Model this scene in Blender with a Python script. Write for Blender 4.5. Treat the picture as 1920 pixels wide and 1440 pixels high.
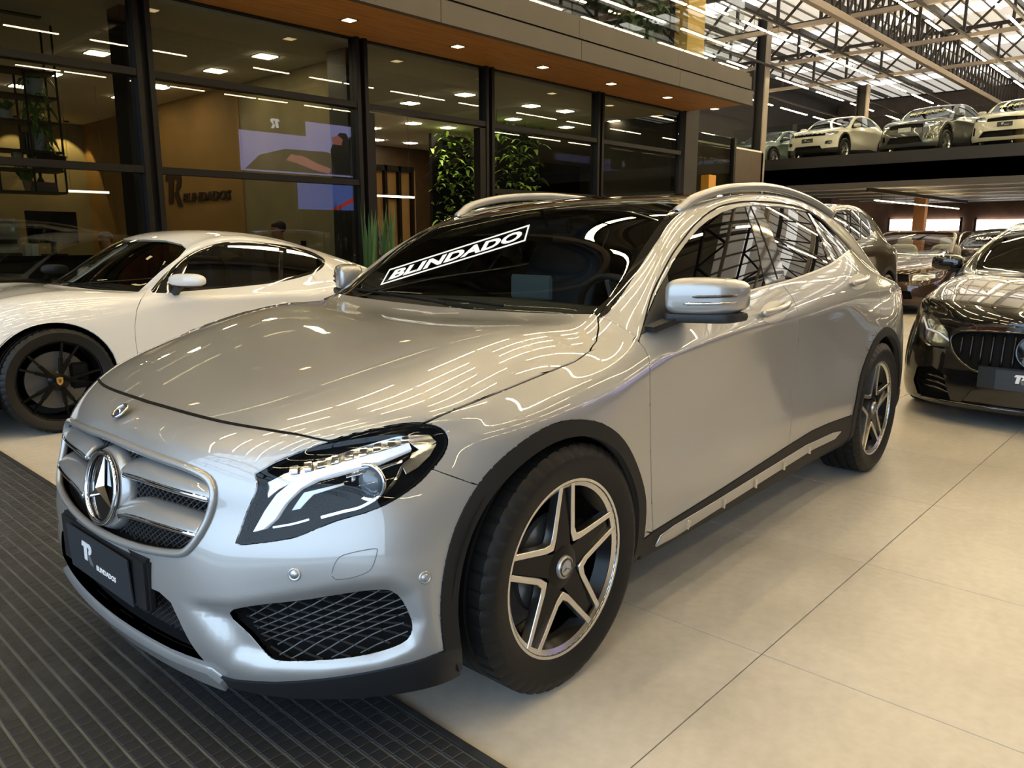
import bpy, bmesh, math, random
import numpy as np
from mathutils import Vector, Matrix
from mathutils.bvhtree import BVHTree

for _o in list(bpy.data.objects):
    bpy.data.objects.remove(_o, do_unlink=True)
SC = bpy.context.scene
COL = SC.collection
PI = math.pi
rnd = random.Random(7)

# ------------------------------------------------------------------ camera
CAM_F, CAM_H, CAM_YAW, CAM_PITCH = 1454.17, 1.2412, 0.7462, 0.1875   # focal length in px of the 1920 px wide frame
_c, _s, _cp, _sp = math.cos(CAM_YAW), math.sin(CAM_YAW), math.cos(CAM_PITCH), math.sin(CAM_PITCH)
CAM_FWD = np.array([_c*_cp, _s*_cp, -_sp]); CAM_RT = np.array([_s, -_c, 0.0]); CAM_UP = np.cross(CAM_RT, CAM_FWD)
CAM_R = np.array([CAM_RT, CAM_UP, CAM_FWD])
CAM_C = np.array([0.0, 0.0, CAM_H])
cam_d = bpy.data.cameras.new('camera'); cam = bpy.data.objects.new('camera', cam_d); COL.objects.link(cam)
cam_d.sensor_fit = 'HORIZONTAL'; cam_d.sensor_width = 36.0; cam_d.lens = CAM_F/1920*36.0
cam_d.clip_start = 0.05; cam_d.clip_end = 300
cam.matrix_world = Matrix(((CAM_RT[0], CAM_UP[0], -CAM_FWD[0], 0), (CAM_RT[1], CAM_UP[1], -CAM_FWD[1], 0),
                           (CAM_RT[2], CAM_UP[2], -CAM_FWD[2], CAM_H), (0, 0, 0, 1)))
SC.camera = cam

# ------------------------------------------------------------------ light and exposure
vs = SC.view_settings
vs.view_transform = 'Standard'; vs.look = 'None'; vs.gamma = 1.0; vs.use_curve_mapping = False
vs.exposure = 0.18
SC.cycles.use_denoising = True
SC.cycles.max_bounces = 7; SC.cycles.diffuse_bounces = 3; SC.cycles.glossy_bounces = 4
SC.cycles.transmission_bounces = 6; SC.cycles.transparent_max_bounces = 12
SC.cycles.sample_clamp_indirect = 6.0
SC.cycles.caustics_reflective = False; SC.cycles.caustics_refractive = False
world = bpy.data.worlds.new('sky'); SC.world = world; world.use_nodes = True
_bg = world.node_tree.nodes['Background']
_bg.inputs['Color'].default_value = (0.56, 0.76, 1.0, 1); _bg.inputs['Strength'].default_value = 3.8
# ------------------------------------------------------------------ helpers
def wpt(u, v, x=None, y=None, z=None):
    """world point seen at photo pixel (u, v) at the given world depth plane"""
    d = np.array([(u-960)/CAM_F, (720-v)/CAM_F, 1.0]) @ CAM_R
    k = 0 if x is not None else 1 if y is not None else 2
    t = ((x, y, z)[k]-CAM_C[k])/d[k]
    return CAM_C+t*d

def link(o, parent=None):
    COL.objects.link(o)
    if parent is not None: o.parent = parent
    return o

def tag(o, label=None, cat=None, group=None, kind=None):
    if label: o['label'] = label
    if cat: o['category'] = cat
    if group: o['group'] = group
    if kind: o['kind'] = kind
    return o

def empty(name, loc=(0, 0, 0), rz=0.0, parent=None):
    o = bpy.data.objects.new(name, None); o.location = loc; o.rotation_euler = (0, 0, rz); o.empty_display_size = 0.1
    return link(o, parent)

def mesh(name, V, F, mat, parent=None, smooth=False, normals=None, mats=None, fmi=None):
    me = bpy.data.meshes.new(name)
    me.from_pydata(np.asarray(V, float).tolist(), [], [list(map(int, f)) for f in F])
    for m in (mats or [mat]): me.materials.append(m)
    if fmi is not None: me.polygons.foreach_set('material_index', list(map(int, fmi)))
    if smooth: me.polygons.foreach_set('use_smooth', [True]*len(me.polygons))
    me.update()
    if normals is not None: me.normals_split_custom_set_from_vertices(np.asarray(normals, float).tolist())
    o = bpy.data.objects.new(name, me)
    return link(o, parent)

def bm_obj(name, bm, mat, parent=None, smooth=False, angle=None):
    me = bpy.data.meshes.new(name); bm.to_mesh(me); bm.free()
    me.materials.append(mat)
    if smooth or angle is not None:
        me.polygons.foreach_set('use_smooth', [True]*len(me.polygons))
    if angle is not None: me.set_sharp_from_angle(angle=math.radians(angle))
    o = bpy.data.objects.new(name, me)
    return link(o, parent)

class MB:
    """collects boxes, tubes, prisms ... into one mesh"""
    def __init__(s): s.V = []; s.F = []
    def add(s, V, F):
        b = len(s.V); s.V += [tuple(map(float, v)) for v in V]; s.F += [tuple(int(i)+b for i in f) for f in F]; return s
    def box(s, x0, x1, y0, y1, z0, z1):
        V = [(x, y, z) for z in (z0, z1) for y in (y0, y1) for x in (x0, x1)]
        return s.add(V, [(0, 2, 3, 1), (4, 5, 7, 6), (0, 1, 5, 4), (2, 6, 7, 3), (0, 4, 6, 2), (1, 3, 7, 5)])
    def cbox(s, c, d): return s.box(c[0]-d[0]/2, c[0]+d[0]/2, c[1]-d[1]/2, c[1]+d[1]/2, c[2]-d[2]/2, c[2]+d[2]/2)
    def bar(s, a, b, w, h, up=(0, 0, 1)):
        a = np.array(a, float); b = np.array(b, float); d = b-a; d = d/np.linalg.norm(d); u = np.array(up, float)
        if abs(d@u) > .98: u = np.array([1., 0, 0])
        r = np.cross(d, u); r /= np.linalg.norm(r); u = np.cross(r, d)
        V = [p+sx*r*w/2+sz*u*h/2 for p in (a, b) for sx, sz in ((-1, -1), (1, -1), (1, 1), (-1, 1))]
        return s.add(V, [(3, 2, 1, 0), (4, 5, 6, 7), (0, 1, 5, 4), (1, 2, 6, 5), (2, 3, 7, 6), (3, 0, 4, 7)])
    def tube(s, pts, r, n=8, closed=False, caps=True):
        P = np.array(pts, float); m = len(P); rr = np.broadcast_to(np.array(r, float), (m,)); rings = []; u = None
        for i in range(m):
            if closed: t = P[(i+1) % m]-P[i-1]
            else: t = P[min(i+1, m-1)]-P[max(i-1, 0)]
            t = t/(np.linalg.norm(t)+1e-12)
            if u is None:
                u = np.cross(t, [0, 0, 1.]); u = np.cross(t, [1., 0, 0]) if np.linalg.norm(u) < .1 else u
            u = u-t*(u@t); u /= np.linalg.norm(u); w = np.cross(t, u)
            rings.append([P[i]+rr[i]*(math.cos(2*PI*k/n)*u+math.sin(2*PI*k/n)*w) for k in range(n)])
        V = [v for R in rings for v in R]; F = []
        for i in range(m if closed else m-1):
            j = (i+1) % m
            F += [(i*n+k, i*n+(k+1) % n, j*n+(k+1) % n, j*n+k) for k in range(n)]
        if caps and not closed: F += [tuple(range(n))[::-1], tuple((m-1)*n+k for k in range(n))]
        return s.add(V, F)
    def lathe(s, prof, n=32, axis='y', c=(0, 0, 0), cap0=False, cap1=False, a0=0, a1=2*PI):
        full = abs(a1-a0-2*PI) < 1e-6; N = n if full else n+1; V = []
        for (r, h) in prof:
            for k in range(N):
                a = a0+(a1-a0)*k/n; p, q = r*math.cos(a), r*math.sin(a)
                v = {'y': (p, h, q), 'z': (p, q, h), 'x': (h, p, q)}[axis]
                V.append((v[0]+c[0], v[1]+c[1], v[2]+c[2]))
        F = []
        for i in range(len(prof)-1):
            for k in range(n):
                k2 = (k+1) % N
                F.append((i*N+k, (i+1)*N+k, (i+1)*N+k2, i*N+k2))
        if cap0: F.append(tuple(range(N)))
        if cap1: F.append(tuple((len(prof)-1)*N+k for k in range(N))[::-1])
        return s.add(V, F)
    def prism(s, poly, fn, d0, d1):
        """2D polygon extruded: fn(a, b, d) -> 3D"""
        n = len(poly); V = [fn(a, b, d0) for a, b in poly]+[fn(a, b, d1) for a, b in poly]
        return s.add(V, [tuple(range(n))[::-1], tuple(range(n, 2*n))]+[(i, (i+1) % n, (i+1) % n+n, i+n) for i in range(n)])
    def xf(s, M):
        s.V = [tuple(M @ Vector(v)) for v in s.V]; return s
    def build(s, name, mat, parent=None, smooth=False, angle=None, bevel=0, seg=2):
        bm = bmesh.new(); vs_ = [bm.verts.new(v) for v in s.V]
        for f in s.F:
            try: bm.faces.new([vs_[i] for i in f])
            except ValueError: pass
        bmesh.ops.recalc_face_normals(bm, faces=bm.faces)
        if bevel:
            ed = [e for e in bm.edges if len(e.link_faces) == 2 and e.calc_face_angle(0) > .5]
            bmesh.ops.bevel(bm, geom=ed, offset=bevel, segments=seg, affect='EDGES', clamp_overlap=True)
        return bm_obj(name, bm, mat, parent, smooth, angle if angle is not None else (35 if bevel else None))

def copy_tree(o, parent=None):
    c = o.copy(); COL.objects.link(c)
    if parent is not None: c.parent = parent
    for ch in list(o.children): copy_tree(ch, c)
    return c

# ------------------------------------------------------------------ materials
def srgb(r, g, b):
    f = lambda c: (c/255/12.92) if c/255 <= .04045 else ((c/255+.055)/1.055)**2.4
    return (f(r), f(g), f(b), 1.0)

def new_mat(name):
    m = bpy.data.materials.new(name); m.use_nodes = True
    nt = m.node_tree; b = nt.nodes['Principled BSDF']
    return m, nt, b

def pmat(name, col, rough=.5, metal=0.0, coat=0.0, spec=.5, noise=None, bump=None, emit=None, ior=1.5, coat_rough=.03):
    """principled material; noise=(scale, amount) varies the colour, bump=(scale, strength) adds fine relief"""
    m, nt, b = new_mat(name)
    col = tuple(col)+((1.0,) if len(col) == 3 else ())
    b.inputs['Base Color'].default_value = col; b.inputs['Roughness'].default_value = rough
    b.inputs['Metallic'].default_value = metal; b.inputs['Coat Weight'].default_value = coat
    b.inputs['Coat Roughness'].default_value = coat_rough; b.inputs['Specular IOR Level'].default_value = spec
    b.inputs['IOR'].default_value = ior
    if emit:
        b.inputs['Emission Color'].default_value = tuple(emit[0])+((1.0,) if len(emit[0]) == 3 else ()); b.inputs['Emission Strength'].default_value = emit[1]
    tc = nt.nodes.new('ShaderNodeTexCoord')
    if noise:
        n = nt.nodes.new('ShaderNodeTexNoise'); n.inputs['Scale'].default_value = noise[0]; n.inputs['Detail'].default_value = 6
        nt.links.new(tc.outputs['Object'], n.inputs['Vector'])
        r = nt.nodes.new('ShaderNodeMapRange'); r.inputs['From Min'].default_value = .3; r.inputs['From Max'].default_value = .7
        r.inputs['To Min'].default_value = 1-noise[1]; r.inputs['To Max'].default_value = 1+noise[1]
        nt.links.new(n.outputs['Fac'], r.inputs['Value'])
        mx = nt.nodes.new('ShaderNodeVectorMath'); mx.operation = 'SCALE'; mx.inputs[0].default_value = col[:3]
        nt.links.new(r.outputs['Result'], mx.inputs['Scale']); nt.links.new(mx.outputs['Vector'], b.inputs['Base Color'])
    if bump:
        n = nt.nodes.new('ShaderNodeTexNoise'); n.inputs['Scale'].default_value = bump[0]; n.inputs['Detail'].default_value = 4
        nt.links.new(tc.outputs['Object'], n.inputs['Vector'])
        bp = nt.nodes.new('ShaderNodeBump'); bp.inputs['Strength'].default_value = bump[1]; bp.inputs['Distance'].default_value = .002
        nt.links.new(n.outputs['Fac'], bp.inputs['Height']); nt.links.new(bp.outputs['Normal'], b.inputs['Normal'])
    return m

def glass_mat(name, tint, refl=1.0, rough=0.0, ior=1.52, base=0.0):
    """thin sheet of tinted glass: clear through, fresnel mirror on top"""
    m = bpy.data.materials.new(name); m.use_nodes = True; nt = m.node_tree; nt.nodes.clear()
    out = nt.nodes.new('ShaderNodeOutputMaterial'); tr = nt.nodes.new('ShaderNodeBsdfTransparent'); gl = nt.nodes.new('ShaderNodeBsdfGlossy')
    tr.inputs['Color'].default_value = tuple(tint)+(1,); gl.inputs['Roughness'].default_value = rough; gl.inputs['Color'].default_value = (refl, refl, refl, 1)
    lw = nt.nodes.new('ShaderNodeFresnel'); lw.inputs['IOR'].default_value = ior
    ge = nt.nodes.new('ShaderNodeNewGeometry'); mr = nt.nodes.new('ShaderNodeMapRange'); mr.inputs['To Min'].default_value = ior; mr.inputs['To Max'].default_value = 1/ior   # same mirror strength from either side
    nt.links.new(ge.outputs['Backfacing'], mr.inputs['Value']); nt.links.new(mr.outputs[0], lw.inputs['IOR'])
    mx = nt.nodes.new('ShaderNodeMixShader')
    if base:
        ad = nt.nodes.new('ShaderNodeMath'); ad.operation = 'ADD'; ad.inputs[1].default_value = base; ad.use_clamp = True
        nt.links.new(lw.outputs[0], ad.inputs[0]); nt.links.new(ad.outputs[0], mx.inputs[0])
    else: nt.links.new(lw.outputs[0], mx.inputs[0])
    nt.links.new(tr.outputs[0], mx.inputs[1]); nt.links.new(gl.outputs[0], mx.inputs[2]); nt.links.new(mx.outputs[0], out.inputs[0])
    return m

def emat(name, col, strength):
    m = bpy.data.materials.new(name); m.use_nodes = True; nt = m.node_tree; nt.nodes.clear()
    out = nt.nodes.new('ShaderNodeOutputMaterial'); e = nt.nodes.new('ShaderNodeEmission')
    e.inputs[0].default_value = tuple(col)+((1.0,) if len(col) == 3 else ()); e.inputs[1].default_value = strength
    nt.links.new(e.outputs[0], out.inputs[0]); return m

def text_obj(s, size, mat, parent=None, name='lettering', M=None, extrude=.001, bold=0.0, shear=0.0, sx=1.0, space=1.0, align='CENTER'):
    """flat lettering turned into a mesh; M places the local xy text plane"""
    cu = bpy.data.curves.new(name, 'FONT'); cu.body = s; cu.size = size; cu.extrude = extrude; cu.offset = bold; cu.shear = shear
    cu.align_x = align; cu.align_y = 'CENTER'; cu.space_character = space; cu.resolution_u = 3
    to = bpy.data.objects.new(name, cu); COL.objects.link(to); dg = bpy.context.evaluated_depsgraph_get(); dg.update()
    me = bpy.data.meshes.new_from_object(to.evaluated_get(dg)); bpy.data.objects.remove(to, do_unlink=True)
    T = (M or Matrix()) @ Matrix.Diagonal((sx, 1, 1, 1)); me.transform(T); me.materials.clear(); me.materials.append(mat)
    o = bpy.data.objects.new(name, me); return link(o, parent)
# ------------------------------------------------------------------ shared car materials
def paint(name, col, metal=0.0, rough=.35, coat=1.0, flake=0.0):
    m = pmat(name, col, rough, metal, coat, coat_rough=.012, spec=.15); m.node_tree.nodes['Principled BSDF'].inputs['Coat IOR'].default_value = 1.6
    if flake:
        nt = m.node_tree; b = nt.nodes['Principled BSDF']; tc = nt.nodes.new('ShaderNodeTexCoord'); v = nt.nodes.new('ShaderNodeTexVoronoi')
        v.inputs['Scale'].default_value = 900; nt.links.new(tc.outputs['Object'], v.inputs['Vector'])
        r = nt.nodes.new('ShaderNodeMapRange'); r.inputs['To Min'].default_value = rough-flake; r.inputs['To Max'].default_value = rough+flake
        sp = nt.nodes.new('ShaderNodeSeparateColor'); nt.links.new(v.outputs['Color'], sp.inputs[0]); nt.links.new(sp.outputs[0], r.inputs['Value'])
        nt.links.new(r.outputs['Result'], b.inputs['Roughness'])
    return m
M_SILVER = paint('silver_paint', (.36, .355, .345), .5, .34, flake=.05)
M_WHITE = paint('white_paint', (.62, .61, .59), 0, .4)
M_BLACKP = paint('black_paint', (.004, .004, .005), 0, .2)
M_TRIM = pmat('dark_plastic', (.011, .0105, .010), .55, spec=.25, bump=(600, .25))
M_TRIM2 = pmat('lower_plastic', (.014, .0145, .016), .42, spec=.3)
M_GLOSSK = pmat('gloss_black', (.004, .004, .004), .06, coat=1)
M_MATTK = pmat('matte_black', (.004, .004, .004), .75, spec=.15)
M_CHROME = pmat('chrome', (.85, .85, .86), .06, 1.0)
M_ALU = pmat('machined_aluminium', (.72, .70, .67), .28, 1.0)
M_SATIN = pmat('satin_aluminium', (.50, .49, .47), .34, .8)
M_RUBBER = pmat('tyre_rubber', (.0085, .008, .0076), .5, spec=.25, bump=(180, .2))
M_RIMK = pmat('rim_black', (.0025, .0025, .003), .2, spec=.2)
M_LENS = glass_mat('lamp_lens', (.93, .95, .97), .6, 0.0, 1.45)
M_GLASS = glass_mat('windscreen_glass', (.50, .54, .53), 1.0, 0, 1.52, .0)
M_TINT = glass_mat('tinted_glass', (.045, .048, .05), 1.0, 0, 1.52, .01)
M_RED = pmat('red_lamp', (.35, .01, .012), .12, coat=1)
M_LEATHER = pmat('dark_leather', (.012, .012, .013), .5, bump=(300, .3))
M_LEATHER2 = pmat('dash_plastic', (.03, .029, .028), .6, bump=(500, .3))
M_DISC = pmat('brake_disc', (.12, .118, .115), .45, .7)
M_WHITEINK = pmat('white_print', (.85, .85, .85), .5)
M_PLATE = pmat('number_plate_grey', (.022, .026, .032), .45)
M_LOGO = pmat('logo_silver', (.70, .70, .72), .35)
M_LOGOD = pmat('logo_grey', (.12, .12, .13), .5)
def superq(c, h, e=.62, n=24, m=14, shape=None):
    b = MB(); V = []; pw = lambda t: math.copysign(abs(t)**e, t)
    for i in range(m+1):
        a = -PI/2+PI*i/m
        for k in range(n):
            o_ = 2*PI*k/n; v = [pw(math.cos(a))*pw(math.cos(o_))*h[0], pw(math.cos(a))*pw(math.sin(o_))*h[1], pw(math.sin(a))*h[2]]
            if shape: v = shape(v)
            V.append((c[0]+v[0], c[1]+v[1], c[2]+v[2]))
    F = [(i*n+k, i*n+(k+1) % n, (i+1)*n+(k+1) % n, (i+1)*n+k) for i in range(m) for k in range(n)]
    return b.add(V, F)
def number_plate(parent, M, w=.40, h=.13):
    b = MB().box(-w/2, w/2, -h/2, h/2, 0, .004).xf(M).build('number_plate', M_PLATE, parent, bevel=.002)
    r_logo(M @ Matrix.Translation((-w*.15, h*.10, .0045)), h*.42, M_LOGO, b, M_LOGOD)
    text_obj('BLINDADOS', h*.155, M_WHITEINK, b, 'lettering', M @ Matrix.Translation((w*.115, -h*.14, .0046)), .0004, .0005*h/.13, .2, 1.1)
    return b
def r_logo(M, s, mat, parent, mat2=None):
    """slanted R: bowl and leg"""
    sh = lambda x, y: (x+.18*y, y)
    bowl = [(-.62, .5), (.28, .5), (.46, .40), (.52, .22), (.46, .04), (.30, -.08), (.10, -.12), (.10, .06), (.18, .14), (.16, .22), (.04, .26), (-.06, .26), (-.06, -.5), (-.44, -.5), (-.44, .22), (-.70, .22)]
    leg = [(.02, -.14), (.28, -.12), (.66, -.62), (.28, -.62), (-.02, -.22)]
    f = lambda a, b_, d: tuple(M @ Vector((sh(a, b_)[0]*s, sh(a, b_)[1]*s, d)))
    o = MB().prism(bowl, f, 0, .001).build('logo_mark', mat, parent)
    MB().prism(leg, f, 0, .001).build('logo_mark', mat2 or mat, parent)
    return o
# ------------------------------------------------------------------ room materials
def tile_mat():
    m, nt, b = new_mat('floor_tile'); L = nt.links.new
    tc = nt.nodes.new('ShaderNodeTexCoord'); gm = nt.nodes.new('ShaderNodeNewGeometry'); oi = nt.nodes.new('ShaderNodeObjectInfo')
    n1 = nt.nodes.new('ShaderNodeTexNoise'); n1.inputs['Scale'].default_value = 1.6; n1.inputs['Detail'].default_value = 7; n1.inputs['Roughness'].default_value = .62
    L(gm.outputs['Position'], n1.inputs['Vector'])
    n2 = nt.nodes.new('ShaderNodeTexNoise'); n2.inputs['Scale'].default_value = 26; n2.inputs['Detail'].default_value = 5; L(gm.outputs['Position'], n2.inputs['Vector'])
    cr = nt.nodes.new('ShaderNodeValToRGB'); L(n1.outputs['Fac'], cr.inputs['Fac'])
    cr.color_ramp.elements[0].position = .3; cr.color_ramp.elements[0].color = (.40, .365, .315, 1); cr.color_ramp.elements[1].position = .7; cr.color_ramp.elements[1].color = (.545, .505, .445, 1)
    mp = nt.nodes.new('ShaderNodeMapRange'); L(n2.outputs['Fac'], mp.inputs['Value']); mp.inputs['From Min'].default_value = .3; mp.inputs['From Max'].default_value = .7; mp.inputs['To Min'].default_value = .93; mp.inputs['To Max'].default_value = 1.06
    mr = nt.nodes.new('ShaderNodeMapRange'); L(oi.outputs['Random'], mr.inputs['Value']); mr.inputs['To Min'].default_value = .96; mr.inputs['To Max'].default_value = 1.04
    mu = nt.nodes.new('ShaderNodeMath'); mu.operation = 'MULTIPLY'; L(mp.outputs[0], mu.inputs[0]); L(mr.outputs[0], mu.inputs[1])
    sc = nt.nodes.new('ShaderNodeVectorMath'); sc.operation = 'SCALE'; L(cr.outputs['Color'], sc.inputs[0]); L(mu.outputs[0], sc.inputs['Scale']); L(sc.outputs[0], b.inputs['Base Color'])
    b.inputs['Roughness'].default_value = .36; b.inputs['Specular IOR Level'].default_value = .4
    r2 = nt.nodes.new('ShaderNodeMapRange'); L(n1.outputs['Fac'], r2.inputs['Value']); r2.inputs['To Min'].default_value = .28; r2.inputs['To Max'].default_value = .46; L(r2.outputs[0], b.inputs['Roughness'])
    return m
M_TILE = tile_mat()
M_GROUT = pmat('grout', (.13, .115, .10), .8)
M_BRONZE = pmat('bronze_frame', (.008, .0065, .005), .4, spec=.2)
M_DKWALL = pmat('dark_wall', (.016, .012, .009), .7, noise=(2, .2))
M_BLACKM = pmat('black_steel', (.006, .006, .0065), .5)
M_STEEL = pmat('dark_steel', (.020, .016, .013), .5, .2)
M_FASCIA = pmat('fascia_panel', (.055, .046, .036), .6, noise=(1.2, .12))
M_OCHRE = pmat('ochre_wall', (.27, .15, .04), .75, noise=(1.5, .10))
M_OLIVE = pmat('olive_plaster', (.24, .20, .11), .8, noise=(1.8, .15))
M_CEILI = pmat('office_ceiling', (.88, .86, .80), .8, noise=(1.2, .05))
M_OFLOOR = pmat('office_floor', (.22, .19, .15), .45, noise=(2, .1))
M_DKWOOD = pmat('dark_wood_panel', (.05, .030, .014), .5, noise=(5, .2))
M_LEAF = pmat('plant_leaf', (.20, .36, .05), .5); M_LEAF2 = pmat('plant_leaf_dark', (.035, .085, .022), .5)
M_GLASSW = glass_mat('facade_glass', (.64, .66, .62), 1.0, 0, 1.5)
M_GLASSR = glass_mat('railing_glass', (.90, .93, .91), 1.0, 0, 1.5)
M_ROOFS = pmat('roof_sheet', (.60, .58, .54), .45, .2, emit=((1, .93, .82), .55))  # emission glow added so the rear sheets look lit
def wood_mat():
    m, nt, b = new_mat('soffit_wood'); L = nt.links.new; tc = nt.nodes.new('ShaderNodeTexCoord'); mp = nt.nodes.new('ShaderNodeMapping')
    mp.inputs['Scale'].default_value = (.7, 9, 9); L(tc.outputs['Object'], mp.inputs['Vector'])
    n = nt.nodes.new('ShaderNodeTexNoise'); n.inputs['Scale'].default_value = 2.5; n.inputs['Detail'].default_value = 8; n.inputs['Distortion'].default_value = .6; L(mp.outputs[0], n.inputs['Vector'])
    cr = nt.nodes.new('ShaderNodeValToRGB'); cr.color_ramp.elements[0].position = .3; cr.color_ramp.elements[0].color = (.26, .10, .02, 1); cr.color_ramp.elements[1].position = .75; cr.color_ramp.elements[1].color = (.46, .20, .045, 1)
    L(n.outputs['Fac'], cr.inputs['Fac']); L(cr.outputs[0], b.inputs['Base Color']); b.inputs['Roughness'].default_value = .55; return m
M_WOOD = wood_mat()
LED_COL = (1.0, .78, .43)
M_LED = emat('led_tube', LED_COL, 52.0)
M_DOWN = emat('downlight_panel', (1.0, .80, .50), 75.0)
M_DAY = emat('daylight_window', (1.0, .97, .92), 9.0)
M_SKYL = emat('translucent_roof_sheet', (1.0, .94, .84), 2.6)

def structure(o): o['kind'] = 'structure'; return o
YF = 7.65          # facade plane
ZS = 3.45          # soffit height
TL = 0.902; GX0 = 2.096; GY0 = 0.908
# ------------------------------------------------------------------ floor: tiles one by one near the cars, patterned slab beyond
floor = structure(MB().box(-6, 46, -14, YF+9, -.12, -.004).build('floor', M_GROUT))
tm = MB().box(-TL/2+.0016, TL/2-.0016, -TL/2+.0016, TL/2-.0016, -.012, 0).build('tile', M_TILE, floor, bevel=.0012, seg=1)
cells = []
for i in range(-1, 17):
    for j in range(-4, 9):
        cells.append((GX0+(i-.5)*TL, GY0+(j-.5)*TL))
cells = [c for c in cells if 0.5 < c[0] < 15.5 and -3.2 < c[1] < 7.4]
cells.sort(key=lambda c: c[0]**2+c[1]**2); cells = cells[:200]
tm.location = (cells[0][0], cells[0][1], 0)
for c in cells[1:]:
    t = tm.copy(); COL.objects.link(t); t.parent = floor; t.location = (c[0], c[1], 0)
def far_tile_mat():
    m = M_TILE.copy(); m.name = 'floor_tile_far'; nt = m.node_tree; L = nt.links.new; b = nt.nodes['Principled BSDF']; src = b.inputs['Base Color'].links[0].from_socket
    g = nt.nodes.new('ShaderNodeNewGeometry'); br = nt.nodes.new('ShaderNodeTexBrick'); mp = nt.nodes.new('ShaderNodeMapping'); mp.inputs['Location'].default_value = (-GX0/TL, -GY0/TL, 0); mp.inputs['Scale'].default_value = (1/TL, 1/TL, 1)
    L(g.outputs['Position'], mp.inputs['Vector']); L(mp.outputs[0], br.inputs['Vector']); br.offset = 0; br.inputs['Scale'].default_value = 1; br.inputs['Brick Width'].default_value = 1; br.inputs['Row Height'].default_value = 1; br.inputs['Mortar Size'].default_value = .002
    mx = nt.nodes.new('ShaderNodeMix'); mx.data_type = 'RGBA'; L(br.outputs['Fac'], mx.inputs['Factor']); L(src, mx.inputs['A']); mx.inputs['B'].default_value = (.13, .115, .10, 1); L(mx.outputs['Result'], b.inputs['Base Color']); return m
have = set((round((c[0]-GX0)/TL+.5), round((c[1]-GY0)/TL+.5)) for c in cells)
fb = MB()
for i in range(-8, 48):
    run = None
    for j in range(-16, 18):
        if (i, j) not in have and (run is None): run = j
        if run is not None and ((i, j) in have or j == 17):
            fb.box(GX0+(i-1)*TL, GX0+i*TL, GY0+(run-1)*TL, GY0+(j-1)*TL, -.012, 0); run = None
fo = fb.build('far_tiles', far_tile_mat(), floor); fo['kind'] = 'stuff'

# ------------------------------------------------------------------ rubber mat: pads one by one near the camera
MX1, MY0, MY1, MX0 = 1.19, -2.6, 7.3, -3.2
M_MATB = pmat('mat_groove', (.13, .145, .155), .5, noise=(8, .25)); M_MATP = pmat('mat_rubber', (.026, .0265, .029), .45, noise=(14, .3), bump=(140, .5))
mat_o = MB().box(MX0, MX1, MY0, MY1, .0004, .006).build('rubber_mat', M_MATB)
tag(mat_o, 'dark ribbed rubber entrance mat under the silver car nose', 'mat')
MB().box(MX1-.026, MX1, MY0, MY1, .004, .0125).build('mat_border', M_MATP, mat_o, bevel=.003)
pxp, pyp = .0432, .0396
pad = MB().box(-pxp/2+.0042, pxp/2-.0042, -pyp/2+.0012, pyp/2-.0012, .004, .0115).build('mat_pad', M_MATP, mat_o, bevel=.0016, seg=1)
pc_ = [(MX1-.05-pxp*i, MY1-.03-pyp*j) for i in range(int((MX1-.05-MX0)/pxp)) for j in range(int((MY1-.03-MY0)/pyp))]
def in_frame(x, y):
    d = np.array([x, y, 0.0])-CAM_C; c = CAM_R @ d
    if c[2] < .2: return False
    u, v = 960+CAM_F*c[0]/c[2], 720-CAM_F*c[1]/c[2]; return -60 < u < 1980 and -60 < v < 1500
vis = [c for c in pc_ if in_frame(*c)]; vis.sort(key=lambda c: c[0]**2+c[1]**2)
rest = vis[300:]+[c for c in pc_ if not in_frame(*c) and -1.2 < c[0]]
pad.location = (vis[0][0], vis[0][1], 0)
for c in vis[1:300]:
    t = pad.copy(); COL.objects.link(t); t.parent = mat_o; t.location = (c[0], c[1], 0)
pb = np.array([(sx*(pxp/2-.0042-i_*.0016), sy*(pyp/2-.0012-i_*.0016), (.0095, .0115)[i_]) for i_ in (0, 1) for sx, sy in ((-1, -1), (1, -1), (1, 1), (-1, 1))])
qf = [(4, 5, 6, 7), (0, 1, 5, 4), (1, 2, 6, 5), (2, 3, 7, 6), (3, 0, 4, 7)]; V = []; F = []
for k, c in enumerate(rest):
    V.append(pb+[c[0], c[1], 0]); F += [tuple(i_+8*k for i_ in f) for f in qf]
o = mesh('mat_pads', np.vstack(V), F, M_MATP, mat_o); o['kind'] = 'stuff'

# ------------------------------------------------------------------ hall shell
structure(MB().box(-6, 46, -14.2, -14, 0, 9).build('wall_right', M_DKWALL))
structure(MB().box(46, 46.2, -14, 17, 0, 9.5).build('wall_back', M_DKWALL))
structure(MB().box(13.2, 46, 16.8, 17, 0, 9.5).build('wall_left', M_DKWALL))
wf = structure(MB().box(-6.2, -6, -14, 17, 7.4, 9).box(-6.2, -6, 6.4, 17, 0, 7.4).build('wall_front', M_DKWALL))
structure(MB().box(-60, -6, -50, 60, -.2, -.02).build('ground', pmat('street_asphalt', (.16, .16, .16), .85, noise=(.8, .15))))
ceil = structure(MB().box(-6, 15.5, -14, 17, 8.6, 8.75).build('ceiling', pmat('opaque_roof_sheet', (.20, .19, .17), .5, .3)))
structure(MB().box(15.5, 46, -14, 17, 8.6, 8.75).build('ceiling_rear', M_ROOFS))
for k in range(3, 8):          # translucent sheets between the trusses let daylight in
    x = 1.6+k*5.6
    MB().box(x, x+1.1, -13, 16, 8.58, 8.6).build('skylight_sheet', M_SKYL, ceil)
for k in range(44): pass
rib = MB()
for k in range(60): rib.box(-6, 46, -13.9+k*.52, -13.9+k*.52+.05, 8.55, 8.6)
o = rib.build('roof_rib', bpy.data.materials['opaque_roof_sheet'], ceil); o['kind'] = 'stuff'
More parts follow.
